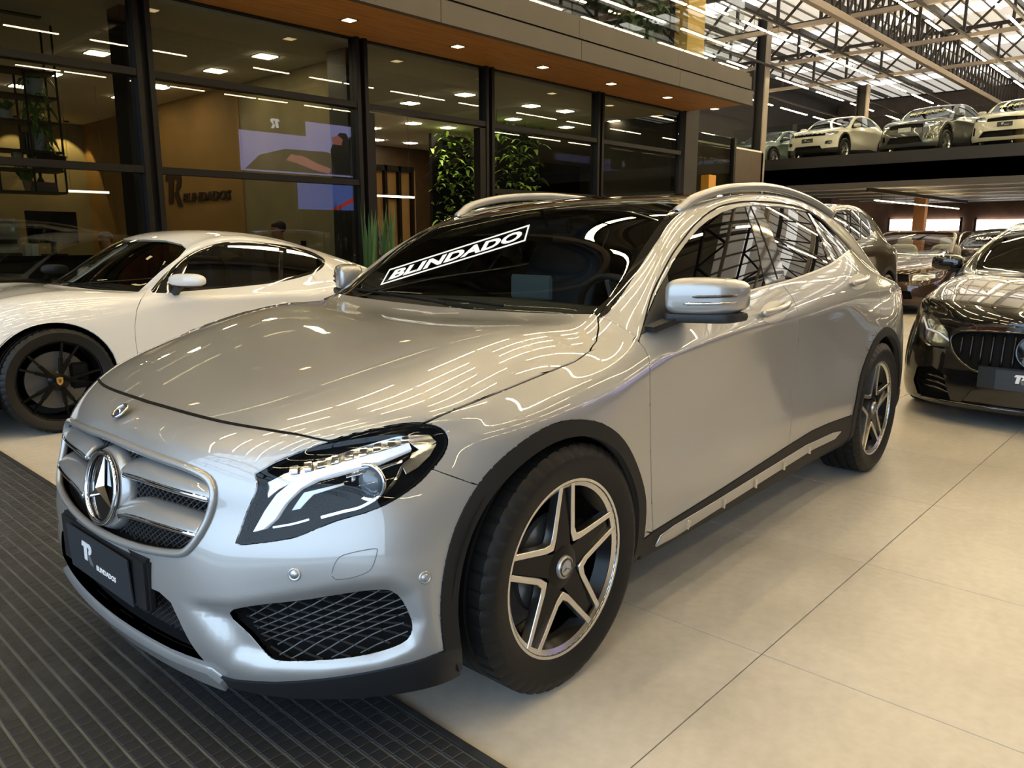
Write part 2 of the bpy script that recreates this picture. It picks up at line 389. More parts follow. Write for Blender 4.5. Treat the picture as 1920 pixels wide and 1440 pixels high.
# trusses across the hall
M_CHORD = pmat('girder_paint', (.30, .25, .21), .5)  # bottom chords paler than the other steel: light on them put into colour
ZB, ZT = 6.6, 7.7
tw = [MB().bar((0, 0, 0), (0, .75, ZT-ZB), .05, .05), MB().bar((0, 0, 0), (0, 0, ZT-ZB), .06, .06)]
dia = None
for k in range(11):
    X = 28.9-4.05*k
    t = MB().bar((X, -14, ZB), (X, 16.8, ZB), .12, .10).build('roof_truss', M_CHORD)
    tag(t, 'dark steel lattice roof truss above the front part of the hall' if k > 3 else ('lattice roof truss farthest back, above the mezzanine cars', 'lattice roof truss just in front of the rearmost one', 'lattice roof truss crossing behind the tall black pillar top', 'nearest lattice roof truss in view at the upper right')[k], 'truss', 'roof trusses')
    MB().bar((X, -14, ZT), (X, 16.8, ZT), .10, .10).build('top_chord', M_STEEL, t)
    if X > 18:
        for j in range(20):
            y = 16.6-j*1.15
            if dia is None:
                dia = MB().bar((0, 0, 0), (0, -1.15, ZT-ZB), .055, .055).build('diagonal', M_STEEL, t); ver = MB().bar((0, 0, 0), (0, 0, ZT-ZB), .07, .07).build('upright', M_STEEL, t); d, v_ = dia, ver
            else:
                d = dia.copy(); v_ = ver.copy(); COL.objects.link(d); COL.objects.link(v_); d.parent = t; v_.parent = t
            d.location = (X, y, ZB); v_.location = (X, y, ZB)
    else:
        b = MB()
        for j in range(26): y = 16.6-j*1.15; b.bar((X, y, ZB), (X, y-1.15, ZT), .055, .055).bar((X, y, ZB), (X, y, ZT), .07, .07)
        o = b.build('web', M_STEEL, t); o['kind'] = 'stuff'
gy = 7.75
gd_ = MB().bar((13.5, gy, ZB-.15), (40, gy, ZB-.15), .14, .16).build('roof_girder', M_CHORD); tag(gd_, 'long pale roof girder running towards the back of the hall', 'girder')
MB().bar((13.5, gy, ZB+1.0), (40, gy, ZB+1.0), .12, .12).build('top_chord', M_STEEL, gd_)
b = None
for j in range(52):
    x = 14+j*.5
    if b is None: b = MB().bar((0, gy, ZB-.1), (.5, gy, ZB+1.0), .05, .05).bar((.5, gy, ZB-.1), (.25, gy, ZB+1.0), .05, .05).build('web', M_STEEL, gd_); c = b
    else: c = b.copy(); COL.objects.link(c); c.parent = gd_
    c.location = (x, 0, 0)
# purlins
o = MB()
for k in range(15): y = -13+k*2.1; o.bar((-5.9, y, 8.3), (43.9, y, 8.3), .06, .16)
tag(o.build('roof_purlin', M_STEEL), 'dark steel purlins under the roof sheets', 'purlins', kind='stuff')

# ------------------------------------------------------------------ rows of LED tubes under the trusses
proto = None; ZL = 6.25
for r, Y in enumerate((-12, -7.2, -3.6, -1.2, 0.1, 1.25, 2.4, 3.5, 4.6, 6.1, 9.3, 11.6, 14)):
    x = -5.2+(r % 3)*.4; k = 0
    tr = MB().box(14.0 if Y > 6.3 else -5.9, 38, Y-.03, Y+.03, ZL+.25, ZL+.31).build('lighting_track', M_STEEL); tag(tr, 'thin dark lighting track carrying a row of LED tubes', 'track', 'lighting tracks under the roof')
    while x < 37:
        Lx = 1.2
        if not (Y > 6.3 and x < 14.0) and not (k % 7 == 3 and r % 2):
            if proto is None:
                t = proto = empty('linear_light'); MB().box(-Lx/2, Lx/2, -.026, .026, -.014, .008).build('tube', M_LED, t); MB().box(-Lx/2, Lx/2, -.012, .012, .01, .03).bar((0, 0, .03), (0, 0, .249), .008, .008).build('housing', M_STEEL, t)
            else: t = copy_tree(proto)
            t.location = (x+Lx/2, Y, ZL); tag(t, 'bright LED tube hanging under the roof trusses', 'light', 'rows of LED tubes under the roof')
        x += Lx+(.12 if k % 2 == 0 else .75); k += 1
# ------------------------------------------------------------------ glazed office front along the left side
def wx(u, v, y=YF): return wpt(u, v, y=y)[0]
XM = [-5.2, -2.2, .55, wx(272, 200), wx(672, 150), wx(912, 230), wx(1119, 280), 12.75]
T1, T2, TOPZ = 1.86, 2.72, ZS
win = 0
for i in range(len(XM)-1):
    x0, x1 = XM[i], XM[i+1]; door = (i == 4)
    win += 1
    w = structure(MB().box(x0+.03, x0+.08, YF-.08, YF+.06, 0, TOPZ).box(x0-.08, x0-.03, YF-.08, YF+.06, 0, TOPZ).box(x0-.04, x0+.04, YF-.02, YF+.04, 0, TOPZ).build('window_%d' % win, M_BRONZE))
    for z in ((T2,) if door else (T1, T2)): MB().box(x0+.08, x1-.08, YF-.07, YF+.05, z-.032, z+.032).build('transom', M_BRONZE, w)
    MB().box(x0+.08, x1-.08, YF-.08, YF+.05, 0, .10).box(x0+.08, x1-.08, YF-.02, YF+.03, TOPZ-.02, TOPZ).build('rail', M_BRONZE, w)
    for z0, z1 in (((T2+.032, TOPZ-.02),) if door else ((.1, T1-.032), (T1+.032, T2-.032), (T2+.032, TOPZ-.02))):
        MB().box(x0+.08, x1-.08, YF-.006, YF+.006, z0, z1).build('pane', M_GLASSW, w)
    if door:
        # one leaf slid open, its frame seen behind the fixed glass
        dd = structure(MB().box(x1-.20, x1-.10, YF-.08, YF+.04, .02, T2-.06).build('door_1', M_BRONZE))
        MB().box(x0+.12, x0+.20, YF-.02, YF+.08, .02, T2-.06).build('door_stile', M_BRONZE, dd)
MB_ = MB().box(-6, 12.75, YF-.01, YF+.25, TOPZ, TOPZ+.5); structure(MB_.build('wall_header', M_DKWALL))
# canopy: timber soffit, fascia in two bands
can = structure(MB().box(-6, 12.85, 6.42, YF+.1, ZS, ZS+.06).build('trim_1', M_WOOD)); can['label'] = 'timber soffit of the office canopy'
x = -6.0; px = None
fas = structure(MB().box(-6, 12.88, 6.44, YF+.4, ZS+.06, ZS+.5).build('trim_2', M_FASCIA))
for k in range(8):
    MB().box(-6+k*2.36+.004, -6+(k+1)*2.36-.004, 6.36, 6.44, ZS-.03, ZS+.20).build('fascia_panel', M_FASCIA, fas)
    MB().box(-6+k*2.36+.003, -6+(k+1)*2.36-.003, 6.40, 6.46, ZS+.235, ZS+.44).build('fascia_panel', M_FASCIA, fas)
MB().box(-6, 12.88, 6.42, 6.46, ZS+.20, ZS+.235).build('fascia_groove', M_MATTK, fas)
dl = None
for k in range(12):
    X = 5.17+1.545*(k-6)
    if dl is None:
        dl = t = empty('downlight'); MB().box(-.075, .075, -.075, .075, -.004, .03).build('trim_ring', M_BRONZE, t); MB().box(-.055, .055, -.055, .055, -.007, .0).build('lamp', emat('downlight_warm', (1, .72, .35), 7.0), t)
    else: t = copy_tree(dl)
    t.location = (X, 7.08, ZS); tag(t, 'small square downlight recessed in the timber canopy', 'downlight', 'canopy downlights')
# upper floor: railing glass, glazing behind, column, planting
UZ = ZS+.5
for k in range(8):
    x0 = -5.6+k*2.3; g = MB().box(x0+.01, x0+2.29, 6.55, 6.562, UZ-.04, UZ+1.15).build('railing_pane', M_GLASSR); tag(g, 'clear glass railing pane above the canopy fascia', 'railing', 'glass railing of the upper floor')
uw = structure(MB().box(-6, 12.8, 9.0, 9.06, UZ-.1, 8.5).build('wall_upper', M_DKWALL))
ug = structure(MB().box(-6, 13.0, 7.86, 7.87, UZ, 8.4).build('window_20', glass_mat('upper_glass', (.50, .53, .50), 1, 0, 1.6, .10)))
for k in range(9): MB().box(-5.5+k*2.3-.03, -5.5+k*2.3+.03, 7.82, 7.9, UZ, 8.4).build('mullion', M_BRONZE, ug)
structure(MB().box(-6, 13, 6.5, 9, UZ-.1, UZ-.06).build('floor_upper', M_DKWALL))
o = MB().box(wx(1290, 40, 7.2), wx(1322, 40, 7.2), 7.2, 7.45, UZ, 8.4).build('upper_column', pmat('yellow_wall', (.50, .32, .07), .7)); structure(o)
def leafy(name, c, r, n, mat, parent, size=.16, droop=.5, seed=1, flat=.35):
    """clump of strap leaves"""
    R = random.Random(seed); V = []; F = []
    for k in range(n):
        a = R.uniform(0, 2*PI); e = R.uniform(.2, 1.3); L = size*R.uniform(.6, 1.3); w = L*.11
        base = np.array([c[0]+R.uniform(-1, 1)*r[0], c[1]+R.uniform(-1, 1)*r[1], c[2]+R.uniform(-1, 1)*r[2]])
        d = np.array([math.cos(a)*math.cos(e), math.sin(a)*math.cos(e), math.sin(e)]); s_ = np.cross(d, [0, 0, 1.]); s_ /= np.linalg.norm(s_)+1e-9
        b0 = len(V); q = [base+d*L*t+np.array([0, 0, -droop*L*t*t]) for t in (0, .35, .7, 1)]
        for i_, ww in enumerate((.4, 1, .8, .08)): V += [q[i_]-s_*w*ww, q[i_]+s_*w*ww]
        F += [(b0+2*i_, b0+2*i_+1, b0+2*i_+3, b0+2*i_+2) for i_ in range(3)]
    return mesh(name, V, F, mat, parent)
pl = empty('hanging_plant', (0, 0, 0)); c = wpt(1205, 25, y=7.4); leafy('foliage', c, (.35, .25, .45), 160, M_LEAF2, pl, .55, .9, 5)
MB().lathe([(.12, -.12), (.18, .1), (.17, .1), (.11, -.1)], 16, 'z', (c[0], c[1], UZ+.12)).build('pot', M_DKWOOD, pl); tag(pl, 'leafy plant behind the glass railing of the upper floor', 'plant')
# end of the office block
structure(MB().box(12.75, 13.2, YF-.1, 9.45, 0, 8.2).box(12.75, 13.2, 9.45, 17, 3.5, 8.2).build('wall_end', M_DKWALL))
for x0, x1, y0 in ((13.3, 13.6, 8.6), (14.6, 15.0, 8.9)):
    structure(MB().box(x0, x1, y0, y0+.3, 0, 6.6).build('pillar', M_BLACKM))
e = structure(MB().box(13.2, 15.6, 9.45, 9.5, 0, 6).build('wall_lobby', pmat('grey_green_wall', (.10, .10, .075), .7)))
w9 = structure(MB().box(15.6, 18.2, 9.40, 9.42, .1, 3.6).build('window_21', M_GLASSW)); MB().box(15.55, 15.65, 9.35, 9.47, 0, 3.6).box(18.1, 18.2, 9.35, 9.47, 0, 3.6).box(15.6, 18.2, 9.36, 9.46, 1.9, 2.0).build('frame', M_BRONZE, w9)
o = MB().box(*sorted((wx(1330, 320, 9.0), wx(1343, 320, 9.0))), 9.0, 9.2, 0, wpt(1335, 328, y=9.0)[2]).build('totem_sign', pmat('orange_panel', (.55, .26, .03), .5)); tag(o, 'narrow orange totem behind the black roof of the silver car', 'totem')
# ------------------------------------------------------------------ office behind the glass
CZ = 3.40; XW = 5.95; YB = 17.0
structure(MB().box(-6, 12.7, YF+.05, YB, 0.0, .012).box(12.7, 20, 9.55, YB, 0, .012).build('floor_office', M_OFLOOR))
structure(MB().box(-6, 12.75, YF+.06, YB, CZ, CZ+.05).box(12.75, 20, 9.55, YB, CZ, CZ+.05).build('ceiling_office', M_CEILI))
structure(MB().box(-6, XW, YB, YB+.1, 0, CZ).build('wall_office_back', M_OLIVE))
yo = wpt(452, 300, x=XW)[1]
structure(MB().box(XW, XW+.10, yo, YB, 0, CZ).build('wall_office_sign', M_OCHRE))
structure(MB().box(XW+.02, XW+.10, YF+.9, yo, 0, CZ).build('wall_office_side', M_OLIVE))
structure(MB().box(-6.1, -6, YF, YB, 0, CZ).build('wall_office_end', M_OLIVE))
structure(MB().box(XW-.25, XW+.05, YF+.25, YF+.62, 0, CZ).build('pillar_office', M_BLACKM))
structure(MB().box(wx(255, 200, YF+.5)-.12, wx(255, 200, YF+.5)+.12, YF+.4, YF+.7, 0, CZ).build('pillar_glass', M_BLACKM))
# letters on the ochre wall
SGM = lambda u, v: Matrix.Translation(Vector(wpt(u, v, x=XW-.012))) @ Matrix(((0, 0, -1, 0), (-1, 0, 0, 0), (0, 1, 0, 0), (0, 0, 0, 1)))
M_SIGN = pmat('sign_brown', (.035, .016, .010), .5)
hR = abs(wpt(328, 327, x=XW)[2]-wpt(328, 393, x=XW)[2])
sg = r_logo(SGM(327, 352), hR*.9, M_SIGN, None); sg.name = 'wall_sign'
for o in [o for o in bpy.data.objects if o.name.startswith('logo_mark') and o.parent is None]: o.parent = sg
a, b_ = wpt(340, 369, x=XW), wpt(430, 370, x=XW)
t = text_obj('BLINDADOS', .40, M_SIGN, sg, 'lettering', SGM(385, 369), .01, .012, .25, 1.0); w0 = t.dimensions.y
t.data.transform(SGM(385, 369) @ Matrix.Diagonal((abs(a[1]-b_[1])/w0, .46, 1, 1)) @ SGM(385, 369).inverted())
tag(sg, 'dark R BLINDADOS letters on the ochre office wall', 'sign')
# ceiling panels
dn = None
for k, (u, v) in enumerate(((182, 99), (497, 105), (404, 132), (298, 163), (228, 182), (36, 161), (95, 138), (573, 226), (700, 240), (775, 231), (840, 239), (707, 262), (769, 193), (872, 177), (996, 198), (1060, 208),
                            (962, 223), (1062, 238), (942, 252), (1155, 227), (841, 261), (770, 268))):
    p = wpt(u, v, z=CZ)
    if p[0] > 19.5: continue
    p[1] = min(p[1], YB-.5 if p[0] < XW else 15.1)
    if dn is None: dn = t = empty('ceiling_panel_light'); MB().box(-.11, .11, -.11, .11, -.012, 0).build('diffuser', M_DOWN, t); MB().box(-.125, .125, -.125, .125, -.006, .002).build('frame', M_BRONZE, t)
    else: t = copy_tree(dn)
    t.location = (p[0], p[1], CZ); tag(t, 'small bright square light in the office ceiling', 'light', 'office ceiling lights')
for k, (u, v, hw) in enumerate(((10, 22, .3), (335, 155, .28))):
    p = wpt(u, v, z=CZ-.004); t = MB().box(p[0]-hw, p[0]+hw, p[1]-.05, p[1]+.05, CZ-.012, CZ).build('air_vent', M_BLACKM); tag(t, ('black slot air vent in the office ceiling above the shelf', 'small black air vent in the office ceiling by the ochre wall')[k], 'vent')
for k, (u0, v0, u1, v1, y) in enumerate(((125, 358, 203, 349, 12.5), (552, 373, 630, 370, 9.6), (688, 366, 776, 362, 10.5), (925, 356, 990, 361, 9.6))):
    A, B = wpt(u0, v0, y=y), wpt(u1, v1, y=y); B[2] = A[2]
    t = empty('pendant_light'); MB().bar(A, B, .03, .03).build('light_bar', emat('pendant_glow', (1, .86, .55), 6), t)
    for q in (A*.9+B*.1, A*.1+B*.9): MB().bar(q, (q[0], q[1], CZ), .004, .004).build('cable', M_BLACKM, t)
    tag(t, ('thin linear pendant lamp beside the hanging shelf', 'thin linear pendant lamp in front of the olive office wall', 'thin linear pendant lamp behind the open door', 'thin linear pendant lamp low behind the glass next to the door')[k], 'lamp')
for k, (u, v) in enumerate(((128, 225), (20, 225), (300, 260))):     # wall washers on the back wall
    p = wpt(u, v, y=YB-.02); x = min(p[0], XW-.4); t = empty('wall_washer', (x, YB-.35, CZ)); MB().lathe([(.05, 0), (.05, -.02), (.04, -.02), (.04, 0)], 20, 'z').build('ring', M_BLACKM, t)
    ld = bpy.data.lights.new('washer_beam', 'SPOT'); ld.energy = 45; ld.color = (1, .72, .30); ld.spot_size = 1.35; ld.spot_blend = .12; ld.shadow_soft_size = .03; lo_ = bpy.data.objects.new('washer_beam', ld); link(lo_, t); lo_.location = (0, 0, -.03); lo_.rotation_euler = (.22, 0, 0)
    tag(t, ('small round wall washer above the lit wall patch beside the shelf', 'small round wall washer above the hanging shelf', 'small round wall washer near the ochre wall corner')[k], 'lamp')
# hanging shelf with plants and objects, left bay
SY = 9.4; S = lambda u, v, y=SY: wpt(u, v, y=y)
x1 = S(120, 300)[0]; x0 = x1-2.2; zs_ = [S(60, v)[2] for v in (132, 180, 228, 283, 318, 360)]
sh = MB()
for x in (x0, x0+.55, x0+1.1, x1-.62, x1-.30, x1):
    for y in (SY, SY+.32): sh.bar((x, y, zs_[-1]), (x, y, CZ if x in (x0, x1) else zs_[0]), .018, .018)
shelf = sh.build('hanging_shelf', M_BLACKM); tag(shelf, 'black steel shelf rack hanging from the office ceiling', 'shelf')
for z in zs_: MB().box(x0, x1, SY, SY+.32, z-.012, z+.012).build('shelf_board', M_DKWOOD, shelf)
def pot(name, u, zb, h, r, mat, label, leafn=0, ls=.2, droop=.4, lm=None, y=SY+.15, seed=3, hang=0):
    p = S(u, 200, y); t = empty(name, (0, 0, 0)); x = p[0]
    MB().lathe([(r*.7, zb), (r, zb+h), (r*.9, zb+h), (r*.62, zb+.01), (.001, zb+.01)], 18, 'z', (x, y, 0)).build('pot', mat, t, smooth=True, angle=40)
    if leafn: leafy('foliage', (x, y, zb+h-hang/2), (r*.8, r*.8, .03+hang/2), leafn, lm or M_LEAF, t, ls, droop, seed)
    tag(t, label, 'plant' if leafn else 'vase'); return t
M_POTW = pmat('white_pot', (.65, .65, .62), .5); M_POTT = pmat('terracotta_pot', (.40, .20, .13), .7)
pot('trailing_plant', 68, zs_[1]+.012, .18, .10, M_POTW, 'trailing green plant in a white pot on the upper shelf', 190, .17, 1.2, hang=.75, seed=11)
pot('potted_plant', 8, zs_[2]+.012, .10, .07, M_POTW, 'small bushy plant in a white pot at the shelf edge', 40, .14, .3)
pot('potted_succulent', 37, zs_[5]+.012, .11, .055, M_POTT, 'upright succulent in a terracotta pot on the lowest shelf', 26, .15, -.1)
pot('black_bowl', 78, zs_[4]+.012, .15, .19, M_BLACKM, 'wide black bowl on the shelf')
pot('cream_vase', 22, zs_[4]+.012, .17, .06, pmat('cream_ceramic', (.6, .5, .28), .4), 'cream tapered vase on the shelf')
p = S(75, 260); t = MB().box(p[0]-.14, p[0]+.10, SY+.05, SY+.2, zs_[3]+.012, zs_[3]+.19).build('mirror_box', M_CHROME, bevel=.004); tag(t, 'mirrored box ornament on the shelf', 'ornament')
for k, (w, h, c, lb) in enumerate(((.25, .05, (.10, .09, .09), 'grey book lying at the bottom of the shelf stack'), (.22, .045, (.22, .10, .11), 'reddish book on top of the grey book on the lowest shelf'))):
    p = S(88, 350); z0 = zs_[5]+.012+k*.052; bk = empty('book'); MB().box(p[0]-w/2, p[0]+w/2, SY+.05, SY+.25, z0, z0+h).build('cover', pmat('book_cover', c, .6), bk); MB().box(p[0]-w/2+.005, p[0]+w/2-.004, SY+.053, SY+.252, z0+.005, z0+h-.005).build('pages', pmat('paper', (.6, .58, .52), .8), bk); tag(bk, lb, 'book')
p = S(86, 340); t = MB().lathe([(.03, 0), (.035, .02), (.012, .06), (.018, .09), (.004, .15)], 14, 'z', (p[0], SY+.16, zs_[5]+.11)).build('figurine', M_DKWOOD, smooth=True); tag(t, 'small dark figurine standing on the books', 'figurine')
# bar counter with coffee machine, cups
ct = wpt(100, 478, y=9.0)[2]; cx1 = wx(185, 470, 8.7)
cn = MB().box(cx1-3.4, cx1, 8.7, 9.3, ct-.05, ct).build('bar_counter', M_GLOSSK, bevel=.004); MB().box(cx1-3.35, cx1-.05, 8.74, 9.26, .012, ct-.05).build('counter_body', M_BLACKM, cn); tag(cn, 'black bar counter behind the glass next to the white coupe', 'counter')
p = wpt(10, 470, y=8.95); cm = MB().box(p[0]-.22, p[0]+.10, 8.8, 9.2, ct, ct+.36).build('coffee_machine', M_SATIN, bevel=.02); tag(cm, 'stainless coffee machine on the bar counter', 'coffee machine')
MB().lathe([(.07, -.03), (.075, .0), (.06, .02), (.001, .03)], 24, 'y', (p[0]-.02, 8.79, ct+.27)).build('boiler_dome', M_CHROME, cm, smooth=True); MB().box(p[0]-.15, p[0]+.05, 8.72, 8.8, ct+.12, ct+.16).box(p[0]-.18, p[0]+.08, 8.70, 8.8, ct, ct+.03).build('group_head', M_BLACKM, cm)
for k, u in enumerate((49, 64)):
    p = wpt(u, 455, y=8.9); t = MB().lathe([(.03, 0), (.036, .11), (.033, .11), (.028, .005), (.001, .005)], 18, 'z', (p[0], 8.9, ct)).build('paper_cup', M_POTW, smooth=True, angle=40); tag(t, 'white paper cup on the bar counter beside the coffee machine', 'cup', 'cups on the bar counter')
# desks, monitors and people at work
def desk(x, y, w, d, lb, lab):
    t = MB().box(x-w/2, x+w/2, y-d/2, y+d/2, .72, .75).build('desk', M_DKWOOD, bevel=.003)
    for sx in (-1, 1):
        for sy in (-1, 1): MB().box(x+sx*(w/2-.05)-.02, x+sx*(w/2-.05)+.02, y+sy*(d/2-.05)-.02, y+sy*(d/2-.05)+.02, .012, .72).build('leg', M_BLACKM, t)
    tag(t, lab, 'desk'); return t
def monitor(x, y, rz, lab):
    t = empty('monitor', (x, y, .75), rz); MB().box(-.27, .27, -.015, .015, .12, .44).build('display', M_GLOSSK, t, bevel=.004); MB().box(-.02, .02, .0, .03, .01, .2).build('stem', M_BLACKM, t); MB().box(-.1, .1, -.06, .08, 0, .012).build('foot', M_BLACKM, t); tag(t, lab, 'monitor')
M_SKIN = pmat('skin', (.42, .22, .13), .55); M_HAIR = pmat('dark_hair', (.012, .008, .006), .6)
def person(x, y, z0, rz, shirt, lab, lean=.12, hair=M_HAIR, bald=False):
    """seated figure, one continuous body grown from a jointed skeleton"""
    J = {'pel': (0, 0, .50, .13), 'chest': (lean*.6, 0, .82, .145), 'neck0': (lean, 0, 1.0, .075), 'neck': (lean+.02, 0, 1.07, .055), 'head0': (lean+.05, 0, 1.14, .075), 'head': (lean+.06, 0, 1.23, .09), 'top': (lean+.05, 0, 1.30, .07)}
    for s, n in ((1, 'l'), (-1, 'r')):
        J.update({'sh'+n: (lean*.95, .18*s, .97, .062), 'el'+n: (lean+.12, .25*s, .74, .045), 'wr'+n: (lean+.36, .14*s, .78, .03), 'ha'+n: (lean+.44, .11*s, .785, .034), 'hi'+n: (.05, .10*s, .50, .09), 'kn'+n: (.46, .13*s, .50, .065), 'an'+n: (.46, .13*s, .10, .045), 'to'+n: (.60, .14*s, .05, .04)})
    ks = list(J); E = [('pel', 'chest'), ('chest', 'neck0'), ('neck0', 'neck'), ('neck', 'head0'), ('head0', 'head'), ('head', 'top')]
    for n in 'lr': E += [('neck0', 'sh'+n), ('sh'+n, 'el'+n), ('el'+n, 'wr'+n), ('wr'+n, 'ha'+n), ('pel', 'hi'+n), ('hi'+n, 'kn'+n), ('kn'+n, 'an'+n), ('an'+n, 'to'+n)]
    me = bpy.data.meshes.new('person'); me.from_pydata([J[k][:3] for k in ks], [(ks.index(a), ks.index(b)) for a, b in E], [])
    o = bpy.data.objects.new('person', me); COL.objects.link(o); o.modifiers.new('k', 'SKIN'); o.modifiers.new('s', 'SUBSURF').levels = 2
    for i_, k in enumerate(ks): me.skin_vertices[0].data[i_].radius = (J[k][3],)*2
    me.skin_vertices[0].data[0].use_root = True
    dg = bpy.context.evaluated_depsgraph_get(); dg.update(); m2 = bpy.data.meshes.new_from_object(o.evaluated_get(dg)); o.modifiers.clear(); o.data = m2
    m2.materials.clear()
    for mm in (shirt, M_SKIN, pmat('trousers', (.02, .02, .025), .8)): m2.materials.append(mm)
    for pgn in m2.polygons:
        c = pgn.center; pgn.use_smooth = True; pgn.material_index = 1 if c[2] > 1.045 or (c[0] > lean+.34 and c[2] > .7) else 2 if c[2] < .56 else 0
    o.location = (x, y, z0); o.rotation_euler = (0, 0, rz)
    h = superq((lean+.045, 0, 1.258), (.096, .079, .078), .8, 16, 10, lambda v: (v[0]-.012, v[1], v[2]) if not bald else (v[0]-.03, v[1]*.98, v[2]*.8)).build('hair', hair if not bald else M_SKIN, o, smooth=True)
    superq((lean+.155, 0, 1.215), (.016, .012, .02), .9, 8, 6).build('nose', M_SKIN, o, smooth=True)
    tag(o, lab, 'person'); return o
M_SH1 = pmat('black_shirt', (.012, .012, .014), .8); M_SH2 = pmat('olive_shirt', (.06, .055, .035), .8)
def seat_at(u, v, y, rz, shirt, lab, **kw):
    p = wpt(u, v, y=y); return person(p[0], p[1], p[2]-1.24, rz, shirt, lab, **kw)
seat_at(214, 448, 11.5, PI*1.15, M_SH1, 'person in black seated at a desk behind the white coupe roof')
seat_at(556, 428, 9.2, PI*.9, M_SH1, 'person in black with long dark hair bent over a desk behind the glass', lean=.2)
seat_at(616, 455, 10.6, PI*1.2, M_SH2, 'bald person at the office desk beside the dark pillar', bald=True)
seat_at(737, 452, 10.0, PI*1.05, M_SH2, 'bearded person in olive shirt looking down at a table behind the open door', lean=.18)
for k, (u, y, w, lab) in enumerate(((150, 11.0, 1.8, 'dark office desk behind the bar counter'), (540, 8.75, .8, 'dark office desk behind the roof of the white coupe'), (735, 9.5, 1.2, 'dark meeting table behind the open door'))):
    desk(wpt(u, 470, y=y)[0], y, w, .7, None, lab)
monitor(wpt(100, 440, y=8.98)[0], 8.98, 0.3, 'black monitor standing on the bar counter'); bpy.data.objects['monitor'].location.z = ct
monitor(wpt(590, 455, y=9.4)[0], 9.4, PI+.3, 'black monitor on the desk beside the dark pillar')
# lobby right of the sign wall
LB = 15.5
structure(MB().box(XW+.1, 20, LB, LB+.1, 0, CZ).build('wall_lobby_back', M_DKWOOD)); structure(MB().box(19.9, 20, 9.5, LB, 0, CZ).build('wall_lobby_far', M_OLIVE)); structure(MB().box(12.75, 20, 9.5, 9.55, 0, CZ).build('wall_lobby_side', M_DKWOOD))
pw = structure(MB().box(XW+.15, wpt(772, 330, y=12.0)[0], 11.9, 12.0, 0, 2.5).build('wall_lobby_panel', M_OCHRE))
for u in (688, 722, 748, 772): x = wpt(u, 330, y=11.85)[0]; MB().box(x-.03, x+.03, 11.82, 11.90, 0, 2.55).build('frame_bar', M_BRONZE, pw)
MB().box(XW+.15, wpt(772, 330, y=11.85)[0], 11.82, 11.90, 2.45, 2.55).build('frame_bar', M_BRONZE, pw)
MB().box(wpt(722, 330, y=11.85)[0], wpt(748, 330, y=11.85)[0], 11.84, 11.90, 1.95, 2.02).build('frame_bar', M_BRONZE, pw)
for k, (u0, u1, v0, v1, y, lab) in enumerate(((812, 888, 250, 420, 12.3, 'green plant wall at the back of the lobby behind the door'), (922, 1010, 235, 345, 10.6, 'leafy green plant wall behind the glass next to the door'))):
    A, B = wpt(u0, v1, y=y), wpt(u1, v0, y=y); z1 = min(B[2], 3.3); t = empty('plant_wall'); MB().box(A[0], B[0], y, y+.08, .3, z1).build('backing', M_MATTK, t)
    leafy('foliage', ((A[0]+B[0])/2, y-.05, (.4+z1)/2), ((B[0]-A[0])/2, .06, (z1-.4)/2), 420, M_LEAF, t, .32, .7, 20+k); tag(t, lab, 'plant wall')
st = MB()
for k in range(8): st.box(11.6+k*.26, 11.9+k*.26, 13.0, 13.9, .18*k+.14, .18*k+.18)
st.bar((11.6, 13.0, .1), (13.6, 13.0, 1.6), .05, .2); t = st.build('staircase', M_STEEL); tag(t, 'dark open staircase inside the lobby', 'staircase')
structure(MB().box(12.62, 12.74, YF+.1, 9.5, 0, CZ).build('wall_lobby_end', M_DKWALL))
# snake plants outside the glass, left of the door
for k, (u, lab) in enumerate(((692, 'tall snake plant in a dark planter nearest the office window'), (722, 'tall snake plant in a dark planter at the door opening'))):
    p = wpt(u, 420, y=7.25); t = empty('snake_plant'); MB().box(p[0]-.13, p[0]+.13, 7.12, 7.38, 0, .45).build('planter', M_BLACKM, t, bevel=.01); R = random.Random(k+2); V = []; F = []
    for q in range(13):
        bx, by, h = p[0]+R.uniform(-.08, .08), 7.25+R.uniform(-.08, .08), R.uniform(.75, 1.25); a = R.uniform(0, PI); sx, sy = math.cos(a), math.sin(a); lx, ly = R.uniform(-.12, .12), R.uniform(-.1, .1); b0 = len(V)
        for tt, w in ((0, .016), (.4, .022), (.8, .016), (1, .001)): V += [(bx+lx*tt*tt-sx*w, by+ly*tt*tt-sy*w, .43+h*tt), (bx+lx*tt*tt+sx*w, by+ly*tt*tt+sy*w, .43+h*tt)]
        F += [(b0+2*i_, b0+2*i_+1, b0+2*i_+3, b0+2*i_+2) for i_ in range(3)]
    mesh('foliage', V, F, M_LEAF2, t); tag(t, lab, 'plant')
# ------------------------------------------------------------------ video wall opposite, mirrored in the glass
VY = -10.0; VV_ = lambda u, v: wpt(u, v, y=2*YF-VY)
A, B = VV_(452, 318), VV_(760, 222); x0, x1 = A[0], B[0]; z1 = VV_(560, 226)[2]; z0 = VV_(560, 326)[2]
vw = MB().box(x0-.06, x1+.06, VY-.12, VY-.02, z0-.06, z1+.06).build('video_wall', M_BLACKM, bevel=.01); tag(vw, 'large lit video screen on the opposite side of the hall', 'screen')
MB().box(x0-.02, x0+.1, VY-.1, VY-.04, 0, z0).box(x1-.1, x1+.02, VY-.1, VY-.04, 0, z0).build('stand', M_BLACKM, vw)
W_, H_ = x1-x0, z1-z0; vp = lambda s, t_, d=0: (x0+s*W_, VY-.018+d, z0+t_*H_)
def vpoly(name, pts, col, st_, d): return MB().prism(pts, lambda a, b, q: vp(a, b, d+q), 0, .001).build(name, emat('screen_'+name, col, st_), vw)
vpoly('picture', [(0, 0), (1, 0), (1, 1), (0, 1)], (.50, .48, .95), 3.2, 0)
